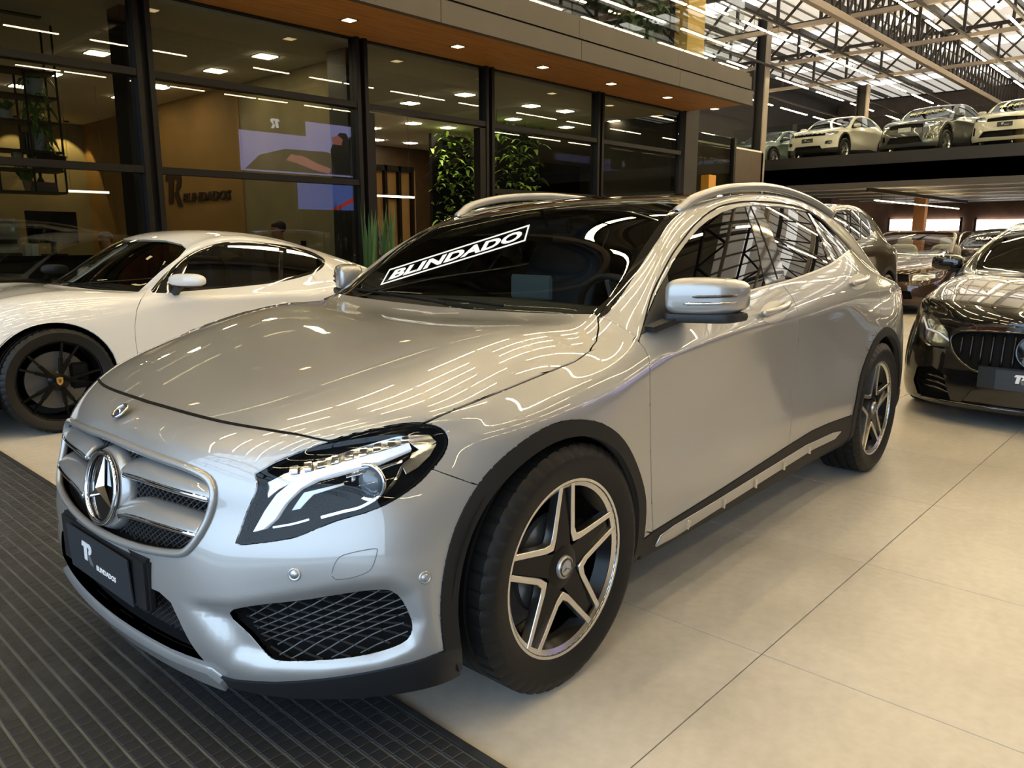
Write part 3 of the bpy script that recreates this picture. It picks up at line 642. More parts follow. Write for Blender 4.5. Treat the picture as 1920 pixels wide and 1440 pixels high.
vpoly('picture_dark', [(0, .72), (.36, .72), (.36, 1), (0, 1)], (.10, .085, .08), 1.2, .002)
vpoly('picture_car', [(.02, .03), (.10, .30), (.24, .45), (.48, .46), (.60, .34), (.66, .03)], (.16, .14, .15), 1.2, .003)
vpoly('picture_room', [(.62, .02), (1, .02), (1, .80), (.62, .80)], (.10, .12, .15), 1.5, .002)
vpoly('picture_person', [(.52, .05), (.50, .5), (.53, .72), (.56, .86), (.60, .86), (.63, .70), (.62, .4), (.62, .05)], (.03, .03, .035), 1, .004)
vpoly('picture_face', [(.52, .62), (.51, .75), (.55, .80), (.58, .74), (.57, .62)], (.80, .25, .20), 2.5, .005)
vpoly('picture_hand', [(.24, .24), (.27, .36), (.34, .34), (.42, .22), (.50, .14), (.49, .04), (.40, .09), (.30, .2)], (.85, .32, .30), 2.6, .006)
r_logo(Matrix.Translation(Vector(vp(.19, .9, .004))) @ Matrix(((1, 0, 0, 0), (0, 0, -1, 0), (0, 1, 0, 0), (0, 0, 0, 1))) @ Matrix.Diagonal((-1, 1, 1, 1)), H_*.16, emat('screen_logo', (1, 1, 1), 4), vw)
A, B = VV_(560, 392), VV_(720, 338)
vw2 = MB().box(A[0]-.05, B[0]+.05, VY-.12, VY-.02, A[2]-.05, z0-.08).build('video_wall', M_BLACKM); tag(vw2, 'lower lit screen below the large video screen across the hall', 'screen')
MB().box(A[0], B[0], VY-.019, VY-.015, A[2], z0-.12).build('picture', emat('screen_lower', (.16, .24, .75), 3), vw2)
MB().prism([(.35, 0), (.42, 0), (.85, .62), (1, .72), (1, .85), (.8, .75)], lambda a, b, q: (A[0]+a*(B[0]-A[0]), VY-.014+q, A[2]+b*(z0-.12-A[2])), 0, .002).build('picture_stripe', emat('screen_red', (.9, .08, .05), 3), vw2)
MB().box(A[0]+.1, A[0]+.18, VY-.1, VY-.04, 0, A[2]).box(B[0]-.18, B[0]-.1, VY-.1, VY-.04, 0, A[2]).build('stand', M_BLACKM, vw2)
# ------------------------------------------------------------------ car body surfaces: a smooth cage surface cut along shut lines
def smooth_cage(P, quads, creases=(), level=3, fit=4, mirror=True, tags=None):
    """closed-up half cage -> smooth dense triangle surface of the y>=0 half that passes through the points P"""
    P = np.array(P, float); n = len(P)
    if mirror:
        ctr = np.abs(P[:, 1]) < 1e-6; mid = np.where(ctr, np.arange(n), 0); k = n
        for i in range(n):
            if not ctr[i]: mid[i] = k; k += 1
        FQ = [tuple(q) for q in quads]+[tuple(mid[i] for i in q[::-1]) for q in quads]
        full = lambda A: np.vstack([A, (A*[1, -1, 1])[~ctr]])
        cr = [(a, b, w) for a, b, w in creases]+[(mid[a], mid[b], w) for a, b, w in creases]
    else:
        FQ = [tuple(q) for q in quads]; full = lambda A: A; cr = list(creases)
    cage = P.copy()
    me = bpy.data.meshes.new('cage'); me.from_pydata(full(cage).tolist(), [], FQ); me.update()
    if tags is not None:
        for k in range(max(tags)+1): me.materials.append(None)
        me.polygons.foreach_set('material_index', list(tags)*(2 if mirror else 1))
    if cr:
        at = me.attributes.new('crease_edge', 'FLOAT', 'EDGE'); ek = {tuple(sorted(e.vertices)): e.index for e in me.edges}
        for a, b, w in cr:
            e = ek.get(tuple(sorted((int(a), int(b)))))
            if e is not None: at.data[e].value = w
    o = bpy.data.objects.new('cage', me); COL.objects.link(o)
    md = o.modifiers.new('s', 'SUBSURF'); md.levels = 1; md.render_levels = 1; md.use_limit_surface = True; md.boundary_smooth = 'PRESERVE_CORNERS'
    md.use_custom_normals = False
    def ev():
        dg = bpy.context.evaluated_depsgraph_get(); dg.update(); return o.evaluated_get(dg).to_mesh()
    for _ in range(fit):
        m2 = ev(); co = np.empty(len(m2.vertices)*3); m2.vertices.foreach_get('co', co); co = co.reshape(-1, 3)[:n]
        d = P-co; d[:, 1][np.abs(P[:, 1]) < 1e-6] = 0
        cage = cage+.85*d
        me.vertices.foreach_set('co', full(cage).ravel()); me.update()
    md.levels = level; m2 = ev(); nv = len(m2.vertices)
    V = np.empty(nv*3); m2.vertices.foreach_get('co', V); V = V.reshape(-1, 3)
    N = np.empty(nv*3); m2.vertices.foreach_get('normal', N); N = N.reshape(-1, 3)
    T = []; K = []
    for p in m2.polygons:
        a, b, c, d = p.vertices
        T.append((a, b, c)); T.append((a, c, d)); K += [p.material_index]*2
    T = np.array(T, int); K = np.array(K, int)
    bpy.data.objects.remove(o, do_unlink=True)
    if mirror: hf = (V[T][:, :, 1] > -1e-5).all(1); T = T[hf]; K = K[hf]
    r = Surf(V, T, N).compact(); r.K = K
    return r

class Surf:
    def __init__(s, V, T, N): s.V, s.T, s.N, s.K = np.array(V, float), np.array(T, int), np.array(N, float), None
    def compact(s):
        u, inv = np.unique(s.T, return_inverse=True)
        return Surf(s.V[u], inv.reshape(-1, 3), s.N[u])
    def cut(s, pts, pr, mask=None, closed=True):
        """split triangles along the polyline pts drawn in the projection pr(V)->2D; mask(surf) limits it to some vertices"""
        pts = np.array(pts, float); m = len(pts)
        for i in range(m if closed else m-1):
            a, b = pts[i], pts[(i+1) % m]; d = b-a; L = np.hypot(*d)
            if L < 1e-9: continue
            Q = pr(s.V); nrm = np.array([-d[1], d[0]])/L; D = (Q-a)@nrm; D[np.abs(D) < 1e-7] = 1e-7
            S = (Q-a)@d/L
            TD = D[s.T]; TS = S[s.T]
            sel = (TD.min(1) < 0) & (TD.max(1) > 0) & (TS.max(1) > -L*.02) & (TS.min(1) < L*1.02)
            if mask is not None: sel &= mask(s)[s.T].all(1)
            idx = np.nonzero(sel)[0]
            if not len(idx): continue
            # crossing point of each cut edge must lie near the segment
            emap = {}; nV = []; nN = []; base = len(s.V)
            for t in idx:
                tr = s.T[t]
                # restrict to triangles whose crossing interval overlaps the segment
                cs = []
                for k in range(3):
                    p, q = tr[k], tr[(k+1) % 3]
                    if D[p]*D[q] < 0:
                        f = D[p]/(D[p]-D[q]); cs.append(S[p]+(S[q]-S[p])*f)
                if max(cs) < -1e-6 or min(cs) > L+1e-6: continue
                for k in range(3):
                    p, q = int(tr[k]), int(tr[(k+1) % 3])
                    if D[p]*D[q] < 0:
                        key = (min(p, q), max(p, q))
                        if key not in emap:
                            f = D[p]/(D[p]-D[q]); emap[key] = base+len(nV)
                            nV.append(s.V[p]+(s.V[q]-s.V[p])*f); nn = s.N[p]+(s.N[q]-s.N[p])*f; nN.append(nn/np.linalg.norm(nn))
            if not emap: continue
            s.V = np.vstack([s.V, nV]); s.N = np.vstack([s.N, nN])
            ends = np.zeros(base, bool)
            for p, q in emap: ends[p] = ends[q] = True
            cand = np.nonzero(ends[s.T].sum(1) >= 2)[0]; keep = np.ones(len(s.T), bool); add = []; ak = []
            for t in cand:
                a0, b0, c0 = map(int, s.T[t]); e = [emap.get((min(p, q), max(p, q))) for p, q in ((a0, b0), (b0, c0), (c0, a0))]
                k = sum(x is not None for x in e)
                if not k: continue
                keep[t] = False; v = [a0, b0, c0]; n0 = len(add)
                if k == 1:
                    j = [x is not None for x in e].index(True); p, q, r = v[j], v[(j+1) % 3], v[(j+2) % 3]; x = e[j]
                    add += [(p, x, r), (x, q, r)]
                elif k == 2:
                    j = [x is None for x in e].index(True); p, q, r = v[j], v[(j+1) % 3], v[(j+2) % 3]; x, y = e[(j+1) % 3], e[(j+2) % 3]
                    add += [(p, q, x), (p, x, y), (y, x, r)]
                else:
                    x, y, z = e; add += [(a0, x, z), (x, b0, y), (z, y, c0), (x, y, z)]
                if s.K is not None: ak += [s.K[t]]*(len(add)-n0)
            s.T = np.vstack([s.T[keep], np.array(add, int)])
            if s.K is not None: s.K = np.concatenate([s.K[keep], ak])
        return s
    def clone(s):
        r = Surf(s.V, s.T, s.N); r.K = None if s.K is None else s.K.copy(); return r
    def centers(s): return s.V[s.T].mean(1)
    def inside(s, poly, pr): return in_poly(pr(s.centers()), poly)
    def sub(s, mask): return Surf(s.V, s.T[mask], s.N).compact()

def in_poly(Q, poly):
    poly = np.array(poly, float); x, y = Q[:, 0], Q[:, 1]; r = np.zeros(len(Q), bool); n = len(poly)
    for i in range(n):
        x0, y0 = poly[i]; x1, y1 = poly[(i+1) % n]
        if y0 == y1: continue
        c = ((y0 > y) != (y1 > y)) & (x < (x1-x0)*(y-y0)/(y1-y0)+x0); r ^= c
    return r

def spline(pts, n=8, closed=False):
    """Catmull-Rom curve through the points"""
    P = np.array(pts, float); m = len(P); out = []
    for i in range(m if closed else m-1):
        p1, p2 = P[i], P[(i+1) % m]
        p0 = P[i-1] if (closed or i > 0) else 2*p1-p2
        p3 = P[(i+2) % m] if (closed or i < m-2) else 2*p2-p1
        for k in range(n):
            t = k/n; out.append(.5*((2*p1)+(-p0+p2)*t+(2*p0-5*p1+4*p2-p3)*t*t+(-p0+3*p1-3*p2+p3)*t**3))
    if not closed: out.append(P[-1])
    return np.array(out)

def panel(name, sf, mat, parent, gap=.0024, depth=.014, offset=0.0, side=1, both=False, keep_edge=None, calm=None):
    """turn a piece of body surface into a sheet-metal panel: edges drawn in by gap and folded inwards by depth"""
    sf = sf.compact(); V, T, N = sf.V+sf.N*offset, sf.T, sf.N
    if calm is not None and len(V) > 8:      # pressed glass: normals of an even sheet
        p, q = V[:, calm[0]], V[:, calm[1]]; A = np.stack([np.ones(len(V)), p-p.mean(), q-q.mean()], 1); cf = np.linalg.lstsq(A, N, rcond=None)[0]; cf[1:] *= calm[2] if len(calm) > 2 else .6; N = A @ cf; N = N/np.linalg.norm(N, axis=1)[:, None]
    E = np.vstack([T[:, [0, 1, 2]], T[:, [1, 2, 0]], T[:, [2, 0, 1]]]); lo_, hi_ = np.minimum(E[:, 0], E[:, 1]), np.maximum(E[:, 0], E[:, 1])
    _, ix, ct = np.unique(lo_*np.int64(len(V)+1)+hi_, return_index=True, return_counts=True)
    bd = [tuple(map(int, E[i])) for i in ix[ct == 1]]
    if both: bd = [e for e in bd if not (abs(V[e[0]][1]) < 2e-4 and abs(V[e[1]][1]) < 2e-4)]
    if keep_edge is not None: bd = [e for e in bd if not keep_edge((V[e[0]]+V[e[1]])/2)]
    inn = {}
    for a, b, c in bd:
        t = V[b]-V[a]; L = np.linalg.norm(t)
        if L < 1e-9: continue
        t = t/L; w = V[c]-V[a]; w = w-t*(w@t); lw = np.linalg.norm(w)
        if lw < 1e-9: continue
        w = w/lw*L
        for i in (a, b): inn[i] = inn.get(i, 0)+w
    V2 = V.copy(); ring = {}; ex = []; exN = []
    for i, w in inn.items():
        w = w/(np.linalg.norm(w)+1e-12)
        if both and abs(V[i][1]) < 2e-4: w[1] = 0
        V2[i] = V[i]+w*gap
        ring[i] = len(V)+len(ex); ex.append(V2[i]-N[i]*depth); exN.append(-w)
    F = [tuple(t) for t in T]; nb = len(F)
    F += [(b, a, ring[a], ring[b]) for a, b, c in bd if a in ring and b in ring]
    VV = np.vstack([V2]+([ex] if ex else [])); NN = np.vstack([N]+([exN] if ex else []))
    if both:
        k = len(VV); mp = np.arange(k)+k; on = np.abs(VV[:, 1]) < 2e-4
        VV[on, 1] = 0; NN[on, 1] = 0
        mp[on] = np.nonzero(on)[0]
        VM = VV*[1, -1, 1]; NM = NN*[1, -1, 1]
        F = F+[tuple(int(mp[i]) for i in f[::-1]) for f in F]; VV = np.vstack([VV, VM]); NN = np.vstack([NN, NM])
        u, inv = np.unique(np.concatenate([np.array(f) for f in F]), return_inverse=True); c = 0; F2 = []
        for f in F: F2.append(tuple(inv[c:c+len(f)])); c += len(f)
        F = F2; VV, NN = VV[u], NN[u]
    elif side < 0:
        VV = VV*[1, -1, 1]; NN = NN*[1, -1, 1]; F = [f[::-1] for f in F]
    NN = NN/(np.linalg.norm(NN, axis=1)[:, None]+1e-12)
    return mesh(name, VV, F, mat, parent, smooth=True, normals=NN)

class Caster:
    """finds points of a surface: along y (side view), along x (front view) or along a ray"""
    def __init__(s, sf):
        s.sf = sf; s.b = BVHTree.FromPolygons(sf.V.tolist(), sf.T.tolist())
    def ray(s, o, d):
        h = s.b.ray_cast(Vector(o), Vector(d).normalized()); return (np.array(h[0]), s.nrm(h[0], h[2])) if h[0] is not None else None
    def nrm(s, p, t):
        tr = s.sf.T[t]; A, B, C = s.sf.V[tr]; p = np.array(p)
        v0, v1, v2 = B-A, C-A, p-A; d00, d01, d11 = v0@v0, v0@v1, v1@v1; d20, d21 = v2@v0, v2@v1; den = d00*d11-d01*d01+1e-18
        v = (d11*d20-d01*d21)/den; w = (d00*d21-d01*d20)/den
        n = s.sf.N[tr[0]]*(1-v-w)+s.sf.N[tr[1]]*v+s.sf.N[tr[2]]*w; return n/np.linalg.norm(n)
    def side(s, x, z): return s.ray((x, 3, z), (0, -1, 0))
    def front(s, y, z): return s.ray((3, y, z), (-1, 0, 0))
    def top(s, x, y): return s.ray((x, y, 4), (0, 0, -1))
    def near(s, p):
        h = s.b.find_nearest(Vector(p)); return np.array(h[0]), s.nrm(h[0], h[2])

SIDE = lambda V: V[:, [0, 2]]
FRONT = lambda V: V[:, [1, 2]]
TOP = lambda V: V[:, [0, 1]]
# ------------------------------------------------------------------ silver crossover: body cage (car frame: x forward from front axle, y left, z up)
GLA_LOC = (1.5497, 2.1288, 0.0); GLA_YAW = PI+0.0253
_ca, _sa = math.cos(0.0253), math.sin(0.0253)
GLA_M = np.array([[-_ca, -_sa, 0], [_sa, -_ca, 0], [0, 0, 1.0]])         # world -> car axes
GLA_CAM = GLA_M @ (CAM_C-np.array(GLA_LOC))
def gray(u, v): return GLA_M @ (np.array([(u-960)/CAM_F, (720-v)/CAM_F, 1.0]) @ CAM_R)
def gpt(u, v, x=None, y=None, z=None):
    d = gray(u, v); k = 0 if x is not None else 1 if y is not None else 2
    return GLA_CAM+((x, y, z)[k]-GLA_CAM[k])/d[k]*d
def GPIX(V):
    """photo pixel of car-frame points"""
    d = (V-GLA_CAM) @ GLA_M @ CAM_R.T
    return np.stack([960+CAM_F*d[:, 0]/d[:, 2], 720-CAM_F*d[:, 1]/d[:, 2]], 1)

_lo = [(.76, .876), (.60, .879), (.47, .893), (.355, .884), (.265, .872), (.20, .82)]      # z, y of the door section c7..c12
def _dn(x, tw=None, dy=(0,)*6, dx=0.0):
    return [(x+dx*k/5, y+dy[k], z) for k, (z, y) in enumerate(tw or _lo)]
_wh = [(.70, .896), (.58, .901), (.46, .902), (.355, .898), (.265, .885), (.20, .83)]      # section through a wheel
GLA_G = [
 # r0 nose edge / bumper corner
 [(.815, 0, .746), (.803, .22, .737), (.757, .43, .717), (.70, .55, .715), (.62, .66, .715), (.54, .73, .712), (.465, .775, .70),
  (.475, .803, .63), (.49, .822, .54), (.49, .838, .45), (.485, .85, .36), (.475, .855, .27), (.455, .835, .19)],
 # r1 front edge of bonnet
 [(.7135, 0, .803), (.69, .28, .802), (.605, .56, .806), (.50, .695, .787), (.40, .765, .772), (.375, .79, .752), (.36, .815, .715),
  (.375, .837, .64), (.385, .853, .545), (.39, .864, .45), (.385, .87, .36), (.375, .872, .27), (.36, .845, .19)],
 [(.45, 0, .872), (.44, .32, .876), (.37, .665, .868), (.31, .785, .823), (.25, .825, .80), (.235, .85, .782), (.22, .868, .74),
  (.22, .880, .66), (.22, .890, .55), (.22, .893, .45), (.22, .892, .36), (.22, .885, .27), (.22, .84, .20)],
 [(.15, 0, .935), (.15, .34, .938), (.11, .695, .934), (.09, .80, .868), (.05, .848, .832), (.04, .87, .808), (.03, .886, .768)]+_dn(.02, _wh),
 [(-.14, 0, .972), (-.14, .33, .976), (-.16, .67, .982), (-.19, .80, .905), (-.20, .846, .876), (-.21, .869, .85), (-.22, .891, .812)]+_dn(-.22, _wh),
 # r5 cowl
 [(-.46, 0, .985), (-.46, .30, .989), (-.45, .58, 1.003), (-.44, .69, 1.010), (-.45, .80, .962), (-.45, .835, .935), (-.44, .890, .865)]+_dn(-.44),
 [(-.78, 0, 1.190), (-.775, .23, 1.190), (-.76, .45, 1.19), (-.74, .645, 1.188), (-.70, .745, 1.138), (-.74, .832, 1.0), (-.74, .892, .893)]+_dn(-.74),
 # r7 header
 [(-1.08, 0, 1.363), (-1.075, .21, 1.359), (-1.06, .41, 1.349), (-1.035, .58, 1.332), (-1.02, .685, 1.272), (-1.05, .833, 1.036), (-1.05, .895, .911)]+_dn(-1.05),
 [(-1.42, 0, 1.425), (-1.42, .22, 1.422), (-1.41, .43, 1.412), (-1.40, .59, 1.397), (-1.38, .66, 1.357), (-1.38, .833, 1.055), (-1.38, .895, .914)]+_dn(-1.38),
 [(-1.85, 0, 1.455), (-1.85, .22, 1.453), (-1.83, .44, 1.443), (-1.80, .592, 1.42), (-1.80, .65, 1.383), (-1.75, .828, 1.083), (-1.75, .893, .925)]+_dn(-1.74),
 [(-2.22, 0, 1.452), (-2.22, .22, 1.45), (-2.22, .43, 1.44), (-2.22, .585, 1.413), (-2.20, .643, 1.358), (-2.10, .812, 1.12), (-2.10, .888, .945)]+_dn(-2.10),
 [(-2.56, 0, 1.425), (-2.56, .21, 1.423), (-2.57, .42, 1.413), (-2.58, .575, 1.37), (-2.52, .65, 1.28), (-2.42, .775, 1.168), (-2.45, .878, .96)]+_dn(-2.45, _wh),
 [(-2.90, 0, 1.382), (-2.90, .21, 1.38), (-2.90, .42, 1.368), (-2.90, .57, 1.30), (-2.83, .665, 1.175), (-2.78, .755, 1.085), (-2.80, .858, .968)]+_dn(-2.78, _wh),
 [(-3.20, 0, 1.325), (-3.20, .21, 1.322), (-3.19, .42, 1.305), (-3.16, .58, 1.20), (-3.12, .68, 1.075), (-3.10, .755, 1.015), (-3.10, .83, .955)]+_dn(-3.08, _wh, (-.02,)*6),
 [(-3.42, 0, 1.09), (-3.415, .21, 1.088), (-3.40, .42, 1.085), (-3.36, .585, 1.06), (-3.33, .68, 1.0), (-3.32, .745, .96), (-3.32, .795, .92)]+_dn(-3.30, _wh, (-.07, -.065, -.06, -.06, -.06, -.06)),
 [(-3.555, 0, .90), (-3.55, .21, .90), (-3.53, .42, .90), (-3.50, .57, .895), (-3.475, .66, .885), (-3.455, .715, .87), (-3.44, .755, .845)]+_dn(-3.45, _wh, (-.125, -.12, -.115, -.115, -.115, -.115)),
]
GLA_F = [  # front fascia rows below r0, columns c0..c5 (c6 belongs to r0)
 [(.838, 0, .63), (.828, .22, .628), (.785, .43, .625), (.735, .55, .625), (.655, .67, .628), (.565, .75, .63)],
 [(.857, 0, .54), (.848, .22, .54), (.812, .43, .54), (.765, .55, .54), (.69, .67, .54), (.595, .76, .54)],
 [(.872, 0, .45), (.862, .22, .45), (.828, .43, .45), (.78, .55, .45), (.70, .67, .45), (.60, .77, .45)],
 [(.875, 0, .36), (.866, .22, .36), (.834, .43, .36), (.785, .56, .36), (.70, .685, .36), (.595, .785, .36)],
 [(.865, 0, .27), (.856, .22, .27), (.826, .43, .27), (.775, .57, .27), (.69, .695, .27), (.585, .79, .27)],
 [(.83, 0, .19), (.82, .22, .19), (.79, .43, .19), (.74, .57, .19), (.655, .69, .19), (.555, .78, .19)],
]
GLA_B = [[(-x, y, z) for y, x in zip((0, .21, .42, .57, .66, .715), (xc, xc-.004, xc-.02, xc-.045, xc-.07, xc-.09))]
         for z, xc in ((.74, 3.56), (.60, 3.58), (.46, 3.58), (.36, 3.57), (.27, 3.55), (.21, 3.50))]

def cage_from(G, Fr, Bk):
    nr, nc = len(G), len(G[0]); P = [p for row in G for p in row]; ID = lambda i, j: i*nc+j; Q = []
    for i in range(nr-1):
        for j in range(nc-1): Q.append((ID(i, j), ID(i, j+1), ID(i+1, j+1), ID(i+1, j)))
    k = len(Fr[0])
    for rows, r, flip in ((Fr, 0, True), (Bk, nr-1, False)):
        if rows is None: continue
        top = [ID(r, j) for j in range(k+1)]
        for f, row in enumerate(rows):
            ids = [len(P)+j for j in range(k)]; P += row; ids.append(ID(r, k+1+f))
            for j in range(k):
                q = (top[j], top[j+1], ids[j+1], ids[j]); Q.append(q[::-1] if flip else q)
            top = ids
    return np.array(P, float), Q, ID
# ------------------------------------------------------------------ silver crossover: panels cut from the body surface
P_, Q_, _ID = cage_from(GLA_G, GLA_F, GLA_B)
_cr = []
for i in range(3, 13): _cr.append((_ID(i, 6), _ID(i+1, 6), .7))
for i in range(2, 5): _cr.append((_ID(i, 2), _ID(i+1, 2), .25))
GS = smooth_cage(P_, Q_, _cr, level=3)
def pocket(S, poly, depth, width):
    """press a sculpted recess into the surface inside a traced outline"""
    q = GPIX(S.V); f = facing(S) & in_poly(q, poly) & (S.V[:, 0] > .3); P = np.array(poly, float); n = len(P); d = np.full(len(q), 1e9)
    for i in range(n):
        a, b = P[i], P[(i+1) % n]; t = np.clip(((q-a) @ (b-a))/((b-a) @ (b-a)), 0, 1); d = np.minimum(d, np.hypot(*(q-a-t[:, None]*(b-a)).T))
    t = np.clip(d/width, 0, 1); S.V = S.V-S.N*(np.where(f, depth*t*t*(3-2*t), 0))[:, None]
    fn = np.cross(S.V[S.T[:, 1]]-S.V[S.T[:, 0]], S.V[S.T[:, 2]]-S.V[S.T[:, 0]]); N = np.zeros_like(S.V)
    for k in range(3): np.add.at(N, S.T[:, k], fn)
    N /= np.linalg.norm(N, axis=1)[:, None]+1e-15; g = (S.V[:, 0] > .3) & (S.V[:, 1] > .01) & (S.V[:, 2] > .21); S.N[g] = N[g]
    return S
poly_pocket = [(338, 1120), (430, 1126), (560, 1106), (660, 1090), (735, 1084), (778, 1106), (800, 1165), (785, 1218), (720, 1250), (600, 1268), (470, 1268), (420, 1250), (380, 1190)]
facing = lambda s: ((s.V-GLA_CAM)*s.N).sum(1) < .02
pocket(GS, poly_pocket, .028, 42)
def calm_normals(S, m, it):
    E = np.vstack([S.T[:, [0, 1]], S.T[:, [1, 2]], S.T[:, [2, 0]]]); cm = np.abs(S.V[:, 1]) < 1e-4
    for _ in range(it):
        A = S.N.copy()
        for a, b in ((0, 1), (1, 0)): np.add.at(A, E[:, a], S.N[E[:, b]])
        A[cm, 1] = 0; A /= np.linalg.norm(A, axis=1)[:, None]+1e-12; S.N[m] = A[m]
calm_normals(GS, (GS.V[:, 0] > -.52) & (GS.V[:, 2] > .74) & (GS.V[:, 2] < 1.05), 10)
calm_normals(GS, (GS.V[:, 0] < .4) & (GS.V[:, 2] < .80) & (GS.V[:, 2] > .3) & (GS.V[:, 1] > .5), 6)
G0 = Surf(GS.V, GS.T, GS.N); GC = Caster(G0)
gla = empty('silver_crossover', GLA_LOC, GLA_YAW)
tag(gla, 'silver crossover with black glass roof and BLINDADO windscreen sticker, largest car in front', 'car')

facing = lambda s: ((s.V-GLA_CAM)*s.N).sum(1) < .02
# shut lines traced on the visible side
L_hoodfront = [(150, 690), (190, 708), (210, 728), (247, 745), (293, 758), (360, 777), (427, 793), (527, 810), (560, 815), (617, 827)]
L_headtop = [(633, 823), (680, 810), (747, 797), (793, 794)]
L_hoodside = [(850, 769), (939, 734), (1027, 698), (1080, 677), (1105, 659), (1119, 638), (1123, 613), (1121, 592)]
L_hoodrear = [(1116, 588.5), (1063, 588), (974, 585), (886, 580), (797, 571), (708, 560), (632, 547), (560, 530)]
L_aedge = [(1123, 587), (1172, 542), (1222, 461), (1258, 412), (1277, 394)]
L_header = [(1262, 397), (1230, 394), (1160, 391), (1090, 391), (1020, 392), (950, 396), (888, 403), (820, 412)]
poly_hood = L_hoodfront+L_headtop+L_hoodside+L_hoodrear+[(300, 500), (150, 600)]
poly_wind = [(1118, 590)]+L_aedge+L_header+[(600, 400), (520, 530)]+L_hoodrear[::-1]
poly_head = spline([(442, 1018), (462, 962), (481, 916), (478, 888)], 4).tolist()+spline([(513, 868), (580, 840), (633, 823), (680, 810), (747, 797), (793, 794), (827, 803), (840, 823), (833, 850),
            (810, 880), (780, 910), (730, 943), (680, 963), (630, 977), (580, 997), (547, 1009), (497, 1017), (450, 1022)], 3).tolist()
poly_doorgap = [(1198, 641), (1222, 553), (1240, 515), (1261, 476), (1282, 447), (1302, 422), (1323, 403), (1348, 388), (1375, 381), (1402, 378)]
poly_doorgap2 = [(1402, 378), (1438, 379), (1469, 382), (1500, 389), (1521, 399), (1542, 413), (1563, 434), (1582, 454), (1594, 467.5)]
L_bseam = [(1407, 383), (1423, 420), (1445, 480), (1463, 530), (1476, 545), (1487, 560), (1495, 580), (1498, 601), (1497, 640), (1493, 690), (1485, 730), (1483, 750), (1487, 779)]
L_cseam = [(1594, 467.5), (1622, 494), (1645, 513), (1649, 540), (1651, 575), (1650, 600), (1647, 616)]
L_fseam = [(1198, 641), (1209, 654), (1217, 672), (1218.5, 690), (1219, 760), (1220, 850), (1222, 940), (1224, 997)]
L_sill = [(1200, 1016), (1224, 997), (1290, 956), (1360, 912), (1428, 868), (1480, 834), (1524, 807), (1556, 793), (1592, 780)]
poly_dlo = [(1206, 618), (1214, 590), (1230, 552), (1250, 517), (1267, 484), (1288, 455), (1309, 430), (1330, 413), (1357, 397), (1382, 389), (1400, 386), (1425, 385.5), (1459, 387), (1490, 391.5),
            (1517, 398), (1532, 405), (1552, 424), (1573, 447), (1592, 468.5), (1559, 492.5), (1527, 507), (1496, 518.5), (1465, 528), (1434, 535), (1390, 548), (1330, 572), (1270, 600), (1236, 612)]
ARC = lambda c, r, a0, a1, n=40: [(c[0]+r*math.cos(a0+(a1-a0)*k/n), c[1]+r*math.sin(a0+(a1-a0)*k/n)) for k in range(n+1)]
CF, CR = (.035, .347), (-2.715, .352)
